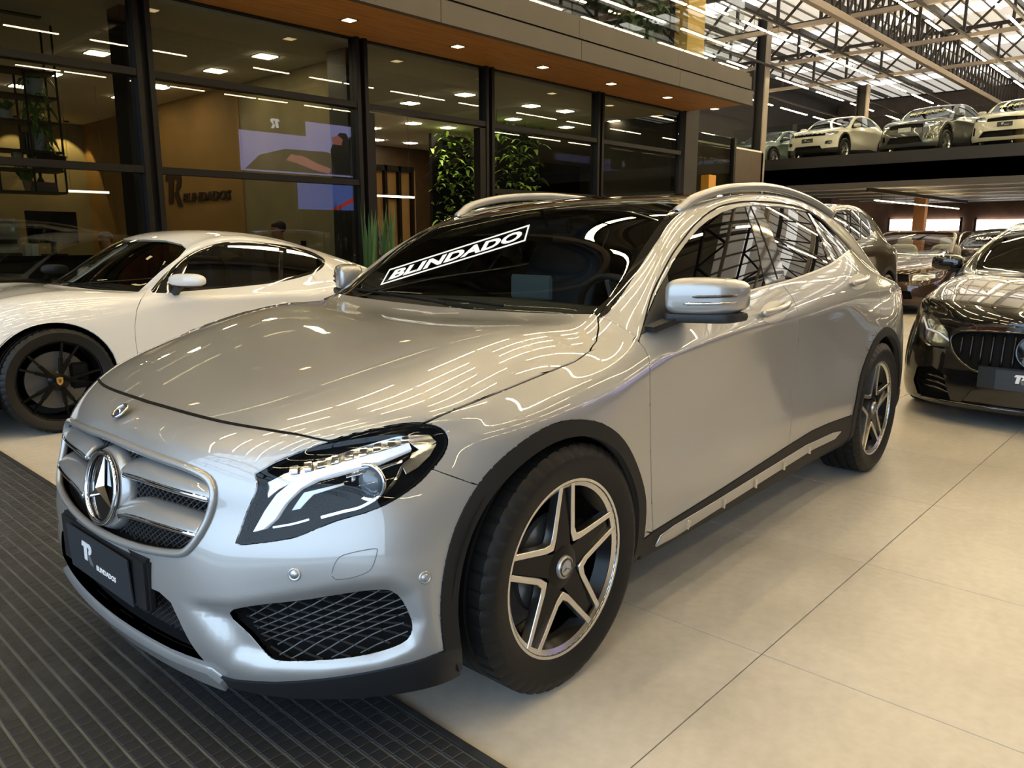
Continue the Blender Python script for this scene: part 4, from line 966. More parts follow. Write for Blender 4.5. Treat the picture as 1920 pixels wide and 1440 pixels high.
def gla_cut(GS, full=True):
    gcut = lambda poly, closed=True: GS.cut(poly, GPIX, facing, closed)
    global loops, poly_fog, poly_grille, poly_intake
    yleft = lambda s: s.V[:, 1] > .5
    loops = {}
    for nm, c, ri, ro in (('f', CF, .376, .420), ('r', CR, .380, .424)):
        for key, r in (('i', ri), ('o', ro)):
            loops[nm+key] = ARC(c, r, -.35, PI+.35)+[(c[0]-r, .0), (c[0]+r, .0)]
            GS.cut(ARC(c, r, -.45, PI+.45), SIDE, yleft, closed=False)
    gcut(L_hoodfront+L_headtop+L_hoodside+L_hoodrear, False)
    gcut([(1118, 590)]+L_aedge+L_header, False)
    gcut(poly_dlo)
    if full: gcut(poly_head)
    gcut(poly_doorgap+poly_doorgap2[1:], False); gcut(L_bseam, False); gcut(L_cseam, False); gcut(L_fseam, False); gcut(L_sill, False)
    L_bumpseam = [(800, 876), (865, 899), (930, 922)]; gcut(L_bumpseam, False)
    L_skirt = spline([(870, 1212), (839, 1218), (768, 1243), (643, 1268), (518, 1279), (418, 1272), (395, 1270)], 3).tolist()
    if full: gcut(L_skirt, False)
    poly_fog = spline([(431, 1150), (477, 1136), (560, 1127), (643, 1114), (710, 1106), (743, 1114), (765, 1148), (772, 1181), (752, 1206), (685, 1227), (602, 1237), (527, 1238), (502, 1227), (468, 1189)], 3, True).tolist()
    if full: gcut(poly_fog)
    # front view outlines (y, z): grille, lower intake
    poly_grille = [(-.1, .728), (0, .728), (.12, .724), (.25, .716), (.36, .706), (.425, .69), (.447, .66), (.443, .61), (.425, .56), (.395, .522), (.35, .508), (.25, .495), (.12, .485), (0, .482), (-.1, .482)]
    poly_intake = [(-.1, .40), (.30, .40), (.345, .385), (.37, .35), (.40, .30), (.43, .255), (.30, .245), (-.1, .24)]
    xfront = lambda s: s.V[:, 0] > .6
    if full: GS.cut(poly_grille, FRONT, xfront); GS.cut(poly_intake, FRONT, xfront)
    L_chin = [(-.1, .222), (.30, .228), (.445, .238), (.47, .215), (.49, .15)]
    if full: GS.cut(L_chin, FRONT, xfront, False)
    GS.cut([(-1.0, .553), (-1.5, .56), (-2.2, .55), (-2.9, .53), (-3.14, .52), (-3.15, -.1)], TOP, lambda s: s.V[:, 2] > 1.2, False)
    # tail lamp and rear glass, seen edge-on from here
    poly_tail = [(-3.585, .95), (-3.42, .975), (-3.30, .955), (-3.20, .92), (-3.26, .86), (-3.40, .80), (-3.58, .78)]
    GS.cut(poly_tail, SIDE, lambda s: (s.V[:, 0] < -3.1) & (s.V[:, 1] > .3), True)

    # classify triangles
    C_ = GS.centers(); PX = GPIX(C_); S2 = C_[:, [0, 2]]; F2 = C_[:, [1, 2]]
    fac = (((C_-GLA_CAM)*GS.N[GS.T].mean(1)).sum(1) < .05)
    cls = np.full(len(GS.T), 'bodyside', dtype=object)
    xs, ys, zs = C_.T
    fr = xs > .30
    cls[(xs > -.30) & (zs > .2) & (ys > .3)] = 'fender'
    cls[(xs > .0) & ~in_poly(PX, L_bumpseam+[(1000, 950), (1000, 700), (780, 700), (790, 860)]) & (zs < .74)] = 'bumper'
    cls[(xs > .5) & (zs < .86)] = 'bumper'
    fendpoly = L_fseam+[(1000, 1030), (925, 920), (808, 880), (845, 830), (793, 794)]+L_hoodside+[(1150, 600), (1180, 625)]
    cls[in_poly(PX, fendpoly) & fac & (ys > .5) & (xs < .5)] = 'fender'
    bumpmask = in_poly(PX, [(600, 1000), (808, 879)]+L_bumpseam[1:]+[(960, 940), (900, 1400), (300, 1400)]) & fac & (xs > 0)
    cls[bumpmask] = 'bumper'
    cls[in_poly(PX, poly_hood) & (zs > .70) & (xs > -.62)] = 'hood'
    cls[in_poly(PX, poly_wind) & (xs < -.36) & (xs > -1.25) & (zs > .95) & (ys < .74)] = 'windscreen'
    if full: cls[in_poly(PX, poly_head) & fac & (xs > .2)] = 'lamp'
    doorF = poly_doorgap+L_bseam+L_sill[:6][::-1]+L_fseam[::-1]
    doorR = poly_doorgap2+L_cseam[1:]+[(1630, 645), (1610, 700), (1592, 780)]+L_sill[5:][::-1]+L_bseam[::-1]
    sidem = fac & (ys > .5) & (xs < -.25)
    cls[in_poly(PX, doorF) & sidem] = 'doorF'
    cls[in_poly(PX, doorR) & sidem] = 'doorR'
    cls[in_poly(PX, poly_dlo) & sidem] = 'glass'
    roofp = [(-1.0, .553), (-1.5, .56), (-2.2, .55), (-2.9, .53), (-3.14, .52), (-3.15, -.1), (-1.0, -.1)]
    cls[in_poly(C_[:, :2], roofp) & (zs > 1.2) & (cls != 'windscreen')] = 'roof'
    cls[(xs < -3.15) & (xs > -3.44) & (ys < .52) & (zs > 1.09)] = 'rearglass'
    cls[in_poly(S2, poly_tail) & (xs < -3.1) & (ys > .3)] = 'tail'
    below = in_poly(PX, L_sill+[(1640, 760), (1640, 1000), (1190, 1200)]) & sidem
    cls[below] = 'sill'
    cls[(zs < .34) & (xs < -.25) & (xs > -2.6) & ~fac] = 'sill'
    cls[(zs < .34) & (xs < -2.9)] = 'sill'
    skm = in_poly(PX, L_skirt+[(395, 1400), (1000, 1400), (1000, 1190)]) & (xs > .3) & (zs < .33) & fac
    if full: cls[skm | ((xs > .3) & (ys > .45) & (zs < .22))] = 'skirt'
    if full: cls[in_poly(F2, L_chin+[(-.1, .0)]) & (xs > .6) & (ys < .47)] = 'chin'
    if full: cls[in_poly(PX, poly_fog) & fac & (xs > .4)] = 'fog'
    if full: cls[in_poly(F2, poly_grille) & (xs > .6)] = 'grille'
    if full: cls[in_poly(F2, poly_intake) & (xs > .6)] = 'intake'
    for nm in 'fr':
        o = in_poly(S2, loops[nm+'o']) & (ys > .5); i_ = in_poly(S2, loops[nm+'i']) & (ys > .5)
        cls[o & (cls != 'skirt')] = 'arch'+nm; cls[i_] = 'hole'
    cls[(zs < .2) & (cls == 'bodyside')] = 'hole'
    return cls
cls = gla_cut(GS)
G_ = lambda k: GS.sub(cls == k)
def two(name, key, mat, **kw):
    sf = G_(key) if isinstance(key, str) else key
    return [panel(name, sf, mat, gla, side=s, **kw) for s in (1, -1)]

bonnet = panel('bonnet', G_('hood'), M_SILVER, gla, both=True, gap=.0034)
bumper = panel('front_bumper', G_('bumper'), M_SILVER, gla, both=True, depth=.03, gap=.0015)
two('front_fender', 'fender', M_SILVER)
two('front_door', 'doorF', M_SILVER)
two('rear_door', 'doorR', M_SILVER)
two('body_side', 'bodyside', M_SILVER)
panel('windscreen', G_('windscreen'), M_GLASS, gla, both=True, offset=-.004, gap=.001, depth=.004)
panel('glass_roof', G_('roof'), M_GLOSSK, gla, both=True, offset=-.003, gap=.001, depth=.006)
panel('rear_window', G_('rearglass'), M_TINT, gla, both=True, offset=-.003)
two('tail_lamp', 'tail', M_RED, offset=.002)
# ------------------------------------------------------------------ silver crossover: trim, lamps, grille, wheels, cabin
_k = len(G0.V); GW = Surf(np.vstack([G0.V, G0.V*[1, -1, 1]]), np.vstack([G0.T, G0.T[:, ::-1]+_k]), np.vstack([G0.N, G0.N*[1, -1, 1]])); GWC = Caster(GW)
def sp(u, v, off=0.0):
    """point of the body surface seen at photo pixel (u, v), moved along its normal"""
    h = GWC.ray(GLA_CAM, gray(u, v))
    if h is None: h = GWC.near(gpt(u, v, y=.6))
    return h[0]+h[1]*off
_gpx = GPIX(G0.V); _gface = facing(G0)
def feature(name, poly, mat, parent, off=0.0, depth=.004, both=True, gap=0.0, calm=None):
    """piece of body surface inside a traced outline, moved along its normals; returns the left one (and builds its mirror image)"""
    poly = np.array(poly, float); lo, hi = poly.min(0)-25, poly.max(0)+25
    q = _gpx[G0.T]; m = (q > lo).all(2).any(1) & (q < hi).all(2).any(1) & _gface[G0.T].all(1)
    s_ = G0.sub(m); s_.cut(poly, GPIX); s_ = s_.sub(in_poly(GPIX(s_.centers()), poly))
    out = []
    for i, sd in enumerate((1, -1) if both else (1,)):
        p = parent[i] if isinstance(parent, (list, tuple)) else parent
        out.append(panel(name, s_, mat, p, gap=gap, depth=depth, offset=off, side=sd, calm=calm))
    return out
def ribbon(pts, w):
    """pixel polyline -> thin outline of width w"""
    P = spline(pts, 5); t = np.gradient(P, axis=0); t /= np.linalg.norm(t, axis=1)[:, None]; n = np.stack([-t[:, 1], t[:, 0]], 1)
    w = np.broadcast_to(np.array(w, float), (len(P),)) if np.ndim(w) == 0 else np.interp(np.linspace(0, 1, len(P)), np.linspace(0, 1, len(w)), w)
    return np.vstack([P+n*w[:, None]/2, (P-n*w[:, None]/2)[::-1]])
def grid_mesh(name, rows, mat, parent, thick=0.0, side=1):
    R = np.array(rows, float); m, n, _ = R.shape; V = R.reshape(-1, 3); F = [(i*n+j, i*n+j+1, (i+1)*n+j+1, (i+1)*n+j) for i in range(m-1) for j in range(n-1)]
    if side < 0: V = V*[1, -1, 1]; F = [f[::-1] for f in F]
    o = mesh(name, V, F, mat, parent, smooth=True)
    if thick:
        md = o.modifiers.new('t', 'SOLIDIFY'); md.thickness = thick; md.offset = -1
    return o
MIR = Matrix.Diagonal((1, -1, 1, 1))
def mirrored(o, parent=None):
    c = o.copy(); c.data = o.data.copy(); c.data.transform(MIR); c.data.flip_normals(); COL.objects.link(c); c.parent = parent or o.parent; return c

# --- wheel arch trims, sills, skirts, chin
for nm in 'fr': two('wheel_arch_trim', 'arch'+nm, M_TRIM, offset=.006, depth=.03, gap=0)
sill = two('sill_trim', 'sill', M_TRIM, offset=.004, depth=.02, gap=0)
two('bumper_skirt', 'skirt', M_TRIM2, offset=.006, depth=.02, gap=0)
panel('chin_lip', G_('chin'), M_SILVER, gla, both=True, offset=.018, depth=.03, gap=0)
ins = feature('sill_plate', [(1226, 1022), (1236, 1003), (1262, 984), (1330, 944), (1428, 884), (1510, 834), (1560, 811), (1574, 808), (1562, 822), (1520, 842), (1430, 898), (1330, 960), (1262, 1003)], M_SATIN, sill, .010, .006)
for u, v, u2, v2 in ((1287, 973, 1283, 988), (1353, 933, 1351, 949), (1412, 897, 1411, 912), (1465, 865, 1464, 879), (1513, 837, 1512, 849)):
    feature('sill_plate_rib', ribbon([(u, v), (u2, v2)], 2.5), M_ALU, sill, .016, .006)

# --- doors glass: pillar, panes, trims
g1 = [(1206, 618), (1250, 517)]+[(1267, 484), (1288, 455), (1309, 430), (1330, 413), (1357, 397), (1382, 389), (1399, 386.5), (1411, 425), (1423, 465), (1431, 505), (1437, 534), (1390, 548), (1330, 572), (1262, 603)]
pil = [(1399, 386.5), (1425, 386), (1437, 410), (1448, 434), (1458, 460), (1465, 486), (1470, 505), (1474, 525), (1437, 534), (1431, 505), (1423, 465), (1411, 425)]
g2 = [(1425, 386), (1459, 387), (1490, 391.5), (1515, 397.5), (1530, 425), (1545, 458), (1556, 494), (1527, 507), (1496, 518.5), (1474, 525), (1470, 505), (1465, 486), (1458, 460), (1448, 434), (1437, 410)]
g3 = [(1519, 398.5), (1532, 405), (1552, 424), (1573, 447), (1592, 468.5), (1560, 492), (1549, 458), (1534, 425)]
gd = [(1514, 397), (1519, 398.5), (1534, 425), (1549, 458), (1560, 492), (1556, 494), (1545, 458), (1530, 425)]
feature('door_window', g1, M_TINT, gla, -.006, .004, calm=(0, 2)); feature('door_window', g2, M_TINT, gla, -.006, .004, calm=(0, 2)); feature('quarter_window', g3, M_TINT, gla, -.006, .004, calm=(0, 2))
feature('pillar_cover', pil, M_GLOSSK, gla, -.003, .006); feature('pillar_cover', gd, M_GLOSSK, gla, -.002, .006)
feature('pillar_gap', ribbon([(1408, 386), (1424, 422), (1446, 482), (1459, 523)], 2.2), M_MATTK, gla, -.002, .003)
feature('mirror_sail', [(1200, 628), (1214, 592), (1232, 550), (1250, 515), (1256, 560), (1262, 603), (1225, 618)], M_TRIM2, gla, .004, .006)
feature('window_trim', ribbon([(1262, 606), (1330, 576), (1390, 551), (1434, 538), (1465, 530.5), (1496, 521), (1527, 509.5), (1559, 495), (1592, 470)], 3.5), M_SATIN, gla, .003, .005)
feature('door_seal', ribbon([(1203, 624), (1222, 553), (1240, 515), (1261, 476), (1282, 447), (1302, 422), (1323, 403), (1348, 388), (1375, 381), (1402, 378), (1438, 379), (1469, 382), (1500, 389), (1521, 399), (1542, 413), (1563, 434), (1582, 454), (1594, 467.5)], 3.0), M_MATTK, gla, .0015, .004)
feature('windscreen_frame', ribbon([(1118, 590), (1135, 578), (1166, 541), (1216, 463), (1253, 412), (1272, 396)], [16, 20, 13, 14, 15, 15]), M_GLOSSK, gla, .001, .006)

feature('bonnet_seal', ribbon(L_hoodfront[1:]+[(640, 821)], [3, 4, 5, 5.5, 5.5, 5, 4.5, 4, 3, 2]), M_MATTK, gla, .0012, .004)  # dark strip laid over the front gap, painting its shade
# --- inner shell keeps the gaps dark
keepd = ~np.isin(cls, ['glass', 'windscreen', 'hole', 'lamp', 'grille', 'intake', 'fog', 'roof', 'archf', 'archr', 'rearglass'])
panel('inner_shell', GS.sub(keepd), M_MATTK, gla, both=True, offset=-.019, gap=0, depth=.001)
for cx in (CF[0], CR[0]):
    for s in (1, -1): MB().lathe([(.395, .42*s), (.395, .868*s)], 28, 'y', (cx, 0, .347), a0=-.35, a1=PI+.35).box(cx-.36, cx+.36, min(.40*s, .42*s), max(.40*s, .42*s), .18, .72).build('wheel_well', M_MATTK, gla)
MB().box(-3.4, .70, -.40, .40, .19, .23).box(-2.28, -.44, -.80, .80, .19, .23).build('underbody', M_MATTK, gla)

# --- headlamps
LQ = G_('lamp'); lamps = [panel('headlamp', LQ, M_MATTK, gla, gap=0, offset=-.05, depth=-.046, side=s) for s in (1, -1)]
for i, s in enumerate((1, -1)): panel('lamp_lens', LQ, M_LENS, lamps[i], gap=.001, offset=-.001, depth=.004, side=s)
edge = np.array(poly_head); feature('lamp_bezel', ribbon(np.vstack([edge, edge[:1]]).tolist()[::2], 9), M_MATTK, lamps, -.010, .004)
M_DRL = pmat('lamp_light_guide', (.85, .87, .9), .2, emit=((.92, .96, 1), .12)); M_REFL = pmat('lamp_reflector', (.62, .64, .68), .16, 1.0)
feature('daytime_light', [(468, 998), (490, 960), (513, 927), (547, 897), (587, 877), (647, 860), (713, 843), (768, 828), (773, 838), (713, 860), (647, 876), (593, 892), (560, 913), (530, 946), (510, 975), (488, 993)], M_DRL, lamps, -.014, .02)
feature('lamp_reflector', [(488, 902), (523, 881), (580, 860), (680, 833), (747, 817), (808, 812), (822, 822), (797, 838), (770, 824), (713, 838), (647, 855), (587, 871), (545, 890), (510, 915), (490, 935)], M_REFL, lamps, -.03, .012)
for k in range(9):
    t = k/8; u = 545+t*215; v = 877-t*52
    feature('led_cell', [(u-7, v+5), (u-5, v-7), (u+9, v-10), (u+7, v+2)], M_CHROME, lamps, -.016, .012)
feature('lamp_reflector', [(775, 842), (800, 832), (822, 826), (812, 850), (790, 872), (768, 884), (760, 868), (772, 858)], M_REFL, lamps, -.03, .01)
feature('chrome_blade', [(537, 960), (562, 922), (642, 900), (643, 904), (580, 927), (553, 957)], M_SATIN, lamps, -.03, .012)
feature('chrome_blade', ribbon([(597, 972), (640, 961), (680, 950), (727, 920), (750, 890), (760, 868), (775, 855)], 5), M_CHROME, lamps, -.022, .012)
feature('chrome_blade', ribbon([(647, 886), (700, 873), (757, 859)], 4), M_CHROME, lamps, -.022, .01)
feature('chrome_blade', ribbon([(503, 990), (540, 984), (572, 976)], 3.5), M_CHROME, lamps, -.022, .01)
pc = sp(703, 895, -.045); pn = GC.near(pc)[1]; fwd = np.array([.93, .32, .05]); fwd /= np.linalg.norm(fwd)
ME = Matrix.Translation(Vector(pc)) @ Vector(fwd).to_track_quat('Z', 'Y').to_matrix().to_4x4()
for i, s in enumerate((1, -1)):
    for nm, b, mt in (('projector_ring', MB().lathe([(.036, 0), (.045, .012), (.047, .020), (.042, .024), (.036, .018)], 32, 'z'), M_CHROME),
                      ('projector_lens', MB().lathe([(.036, .004), (.032, .014), (.022, .022), (.010, .026), (.0005, .027)], 32, 'z'), pmat('projector_glass', (.12, .14, .16), .03, 0, 1.0))):
        b.xf(ME)
        if s < 0: b.xf(MIR)
        b.build(nm, mt, lamps[i], smooth=True)

# --- grille with louvres, meshes and star
def fpt(y, z, off=0.0):
    h = GC.front(abs(y), z); p = h[0]+h[1]*off
    return p*[1, np.sign(y) if y else 1, 1]
def lattice(name, poly, off, mat, parent, pitch=.014, ang=(38, -38), w=.0022, mir=False, back=True):
    """wire mesh following the fascia inside an outline drawn in (y, z)"""
    poly = np.array(poly, float); b = MB(); lo, hi = poly.min(0), poly.max(0); c = (lo+hi)/2; R = np.hypot(*(hi-lo))/2
    for a in ang:
        d = np.array([math.cos(math.radians(a)), math.sin(math.radians(a))]); n = np.array([-d[1], d[0]])
        for k in range(int(-R/pitch), int(R/pitch)+1):
            t = np.linspace(-R, R, max(12, int(2*R/.02))); L = c+n*k*pitch+t[:, None]*d; ins_ = in_poly(L, poly)
            run = []
            for j in range(len(L)+1):
                if j < len(L) and ins_[j]: run.append(L[j])
                else:
                    if len(run) > 1:
                        pts = [fpt(y, z, off) for y, z in run]
                        for p, q in zip(pts[:-1], pts[1:]): b.bar(p, q, w, w*1.6, (1, 0, 0))
                    run = []
    o = b.build(name, mat, parent); o['kind'] = 'stuff'
    return o
M_MESHG = pmat('grille_mesh', (.05, .05, .052), .35, .3)
gp_ = [(y, z) for y, z in poly_grille if y >= 0]; loopG = [(y, z) for y, z in gp_]+[(-y, z) for y, z in gp_[::-1] if y > 0]
grl = panel('radiator_grille', G_('grille'), M_MATTK, gla, both=True, gap=0, offset=-.055, depth=-.055)
lattice('grille_mesh', loopG, -.034, M_MESHG, grl, .0125)
ring = spline([fpt(y, z, .001) for y, z in loopG], 3, True); MB().tube(ring, .0105, 8, True).build('grille_surround', M_SILVER, grl, smooth=True)
def curve_px(pts, off, n=14):
    P = spline(pts, 6); return [sp(*P[int(round(k*(len(P)-1)/(n-1)))], off) for k in range(n)]
for top, bot, ch in (([(235, 868), (262, 862), (330, 880), (408, 906)], [(233, 884), (262, 890), (330, 912), (404, 933)], [(233, 888), (262, 896), (330, 918), (402, 938)]),
                     ([(224, 945), (255, 938), (320, 955), (395, 977)], [(224, 960), (255, 963), (320, 983), (380, 1000)], [(224, 965), (255, 969), (320, 989), (378, 1005)])):
    A = np.array(curve_px(top, -.045)); B = np.array(curve_px(bot, -.002)); Cc = np.array(curve_px(ch, -.001))
    rows = [A, A*.66+B*.34+np.array([0, 0, .006]), A*.3+B*.7+np.array([0, 0, .006]), B, Cc+np.array([0, 0, -.004])]
    for s in (1, -1):
        grid_mesh('grille_louvre', rows, M_SILVER, grl, .012, s)
        pts = (B*.45+Cc*.55+np.array([.006, 0, -.002]))*[1, s, 1]
        MB().tube(pts, np.r_[.003, [.0085]*(len(pts)-2), .004], 8).build('chrome_strip', M_CHROME, grl, smooth=True)
SM = Matrix.Translation((.852, 0, .597)) @ Matrix.Rotation(math.radians(-10), 4, 'Y') @ Matrix(((0, 0, 1, 0), (1, 0, 0, 0), (0, 1, 0, 0), (0, 0, 0, 1)))
def star_mesh(R, r, h):
    """three-pointed star with ridged arms, local xy plane"""
    V = [(0, 0, h)]; F = []
    for k in range(6):
        a = PI/2+k*PI/3; q = R if k % 2 == 0 else r; V.append((q*math.cos(a), q*math.sin(a), 0))
    for k in range(6): F.append((0, 1+k, 1+(k+1) % 6))
    F.append((6, 5, 4, 3, 2, 1)); return V, F
MB().lathe([(.001, -.075), (.10, -.07), (.115, -.035), (.102, -.01), (.001, -.008)], 40, 'z').xf(SM).build('star_mount', M_SILVER, grl, smooth=True)
emb = MB().lathe([(.0005, -.004), (.088, -.004)], 40, 'z').xf(SM).build('star_emblem', M_GLOSSK, grl)
MB().tube([(.0915*math.cos(a), .0915*math.sin(a), .002) for a in np.linspace(0, 2*PI, 48, endpoint=False)], .0068, 8, True).xf(SM).build('star_ring', M_CHROME, grl, smooth=True)
_V, _F = star_mesh(.086, .0165, .016); MB().add(_V, _F).xf(SM).build('star', M_CHROME, grl)
BM_ = Matrix.Translation((.786, 0, .790)) @ Matrix.Rotation(math.radians(-52), 4, 'Y') @ Matrix(((0, 0, 1, 0), (1, 0, 0, 0), (0, 1, 0, 0), (0, 0, 0, 1)))
bdg = MB().lathe([(.0005, .004), (.020, .0035), (.0205, .001)], 28, 'z').xf(BM_).build('bonnet_badge', pmat('badge_blue', (.05, .06, .09), .2, .3), gla, smooth=True)
MB().tube([(.0225*math.cos(a), .0225*math.sin(a), .0025) for a in np.linspace(0, 2*PI, 32, endpoint=False)], .003, 6, True).xf(BM_).build('badge_ring', M_CHROME, bdg, smooth=True)
_V, _F = star_mesh(.017, .0034, .003); MB().add([(x, y, z+.004) for x, y, z in _V], _F).xf(BM_).build('badge_star', M_CHROME, bdg)

# --- lower intake, fog grilles
ip = [(y, z) for y, z in poly_intake if y >= 0]; ip = [(0, .40)]+ip+[(0, .24)]
intake = panel('lower_intake', G_('intake'), M_MATTK, gla, both=True, gap=0, offset=-.07, depth=-.07)
lattice('intake_mesh', [(y, z) for y, z in ip]+[(-y, z) for y, z in ip[::-1]], -.05, M_MESHG, intake, .014)
for s in (1, -1):
    k = panel('fog_grille', G_('fog'), M_MATTK, gla, gap=0, offset=-.055, depth=-.055, side=s)
    fy = [sp(u, v)[1:] for u, v in poly_fog]
    lattice('fog_mesh', [(y*s, z) for y, z in fy], -.026, M_MESHG, k, .0165, (30*s, -14*s), .0026)
brk = MB().box(.845, .872, -.27, .27, .335, .475).build('plate_bracket', M_TRIM2, gla, bevel=.008)
PLM = Matrix(((0, 0, 1, .8765), (1, 0, 0, 0), (0, 1, 0, .397), (0, 0, 0, 1))) @ Matrix.Rotation(math.radians(3), 4, 'X')
number_plate(gla, PLM)
# parking sensors and washer cover
for u, v in ((552, 1077), (797, 1083)):
    for s in (1, -1):
        p = sp(u, v); n = GC.near(p)[1]; M = Matrix.Translation(Vector(p)) @ Vector(n).to_track_quat('Z', 'Y').to_matrix().to_4x4()
        b = MB().lathe([(.0005, .0035), (.009, .0035), (.0095, .002), (.0105, .002), (.0115, .0032), (.0145, .003), (.0155, -.001)], 24, 'z').xf(M)
        if s < 0: b.xf(MIR)
        b.build('parking_sensor', M_SATIN if u < 700 else M_SILVER, bumper, smooth=True)
wc = spline([(622, 1075), (632, 1050), (650, 1039), (700, 1029), (707, 1035), (700, 1058), (690, 1072), (660, 1083), (630, 1086)], 3, True)
feature('washer_cover_gap', ribbon(np.vstack([wc, wc[:1]])[::2].tolist(), 1.6), pmat('gap_grey', (.12, .12, .12), .5), bumper, .0008, .001)

# --- mirrors, handles, roof rails, wipers
def mir_shape(v):
    x, y, z = v; t = y/.100
    return (x-.05*t-(.02*t*t if t > 0 else 0), y, z*(1-.10*max(t, 0))+(.004 if z > 0 else 0))
for s in (1, -1):
    b = superq((-.655, .926, 1.054), (.072, .100, .058), .5, 28, 16, mir_shape)
    if s < 0: b.xf(MIR)
    mo = b.build('door_mirror', M_SILVER, gla, smooth=True)
    b = superq((-.655, .926, .991), (.072, .101, .017), .4, 24, 8, lambda v: (v[0]-.05*v[1]/.10, v[1], v[2])).bar((-.60, .86, .988), (-.47, .83, .960), .045, .018)
    if s < 0: b.xf(MIR)
    b.build('mirror_foot', M_TRIM2, mo, smooth=True, angle=50)
    for z0, t0, t1, mt in ((1.058, -.01, .094, M_GLOSSK), (1.036, -.035, .094, M_REFL)):
        pts = []
        for k in range(10):
            y = t0+(t1-t0)*k/9; t = y/.100; yy = abs(y)/.100; xf_ = .072*(1-min(yy, .99)**(2/.5))**(.5/2)
            pts.append((-.655+xf_-.05*t-(.02*t*t if t > 0 else 0)+.0005, .926+y, z0+.004*k/9))
        b = MB().tube(pts, [.0015]+[.005]*8+[.004], 6)
        if s < 0: b.xf(MIR)
        b.build('mirror_indicator', mt, mo, smooth=True)
hrows = [(1425, 590, 1474, 570), (1594, 533, 1622, 521)]
for (u0, v0, u1, v1), (cu, cv, ru, rv) in zip(hrows, ((1451, 585, 25, 21), (1608, 528, 16, 15))):
    dish = [(cu+ru*math.cos(a), cv+rv*math.sin(a)-.25*ru*math.cos(a)*.5) for a in np.linspace(0, 2*PI, 28, endpoint=False)]
    feature('handle_dish', dish, M_SATIN, gla, .001, .004)
    A, B = sp(u0, v0, .012), sp(u1, v1, .012); mid = (A+B)/2+np.array([0, .022, 0])
    for s in (1, -1):
        pts = spline([A*[1, s, 1], (A*.75+B*.25+[0, .017, 0])*[1, s, 1], mid*[1, s, 1], (A*.25+B*.75+[0, .017, 0])*[1, s, 1], B*[1, s, 1]], 4)
        MB().tube(pts, np.r_[.008, [.0125]*(len(pts)-2), .012], 10).build('door_handle', M_SILVER, gla, smooth=True)
rail = [(-1.045, .585, 1.334), (-1.09, .592, 1.358), (-1.164, .602, 1.392), (-1.36, .606, 1.430), (-1.58, .606, 1.450), (-1.815, .60, 1.459), (-2.08, .59, 1.450), (-2.35, .583, 1.424), (-2.56, .578, 1.390), (-2.72, .575, 1.354)]
for s in (1, -1):
    P = spline([(x, y*s, z) for x, y, z in rail], 6); R_ = []
    for i in range(len(P)):
        t = P[min(i+1, len(P)-1)]-P[max(i-1, 0)]; t /= np.linalg.norm(t); sdv = np.array([0, 1., 0]); up = np.cross(t, sdv); up = up if up[2] > 0 else -up
        k = .45 if i in (0, len(P)-1) else 1
        R_.append([P[i]+k*(.022*math.cos(a)*sdv+(.016 if math.sin(a) > 0 else .022)*math.sin(a)*up) for a in np.linspace(0, 2*PI, 12, endpoint=False)])
    n = 12; F = [(i*n+k, i*n+(k+1) % n, (i+1)*n+(k+1) % n, (i+1)*n+k) for i in range(len(P)-1) for k in range(n)]
    MB().add(np.array(R_).reshape(-1, 3), F).build('roof_rail', M_SILVER, gla, smooth=True)
for a, b_, c_ in (((668, 549), (760, 563), (835, 575)), ((826, 566), (880, 573), (945, 580))):
    P = np.array([sp(*a, .016), sp(*b_, .018), sp(*c_, .014)])
    w = MB().tube(spline(P, 4), .006, 6).build('wiper', M_MATTK, gla, smooth=True)
    MB().tube([sp(a[0]+5, a[1]-3, .01), sp(c_[0]-30, c_[1]-6, .01)], .004, 6).build('wiper_blade', M_MATTK, w)

# --- sticker on the windscreen
q4 = [np.array(p, float) for p in ((713, 535), (985, 452), (993.6, 421), (730, 505))]     # bl br tr tl
def px_map(s, t): return (1-t)*((1-s)*q4[0]+s*q4[1])+t*((1-s)*q4[3]+s*q4[2])
def on_glass(s, t, off=.0006): u, v = px_map(s, t); return sp(u, v, off)
fr_ = [(0, 0), (1, 0), (1, 1), (0, 1)]; inn = [(.012, .10), (.988, .10), (.988, .90), (.012, .90)]; N_ = 24; V = []; F = []
for e in range(4):
    for k in range(N_):
        t = k/N_
        for L in (fr_, inn):
            a, b_ = np.array(L[e]), np.array(L[(e+1) % 4]); V.append(on_glass(*(a+(b_-a)*t)))
m_ = 4*N_; F = [(2*i, 2*((i+1) % m_), 2*((i+1) % m_)+1, 2*i+1) for i in range(m_)]
stk = mesh('windscreen_sticker', V, F, M_WHITEINK, gla)
tx = text_obj('BLINDADO', 1.0, M_WHITEINK, gla, 'sticker_lettering', extrude=0, bold=.045, shear=.12, space=1.05)
co = np.array([v.co[:] for v in tx.data.vertices]); lo, hi = co.min(0), co.max(0)
for v, c in zip(tx.data.vertices, co): v.co = on_glass(.04+.92*(c[0]-lo[0])/(hi[0]-lo[0]), .2+.6*(c[1]-lo[1])/(hi[1]-lo[1]))
tx.parent = stk

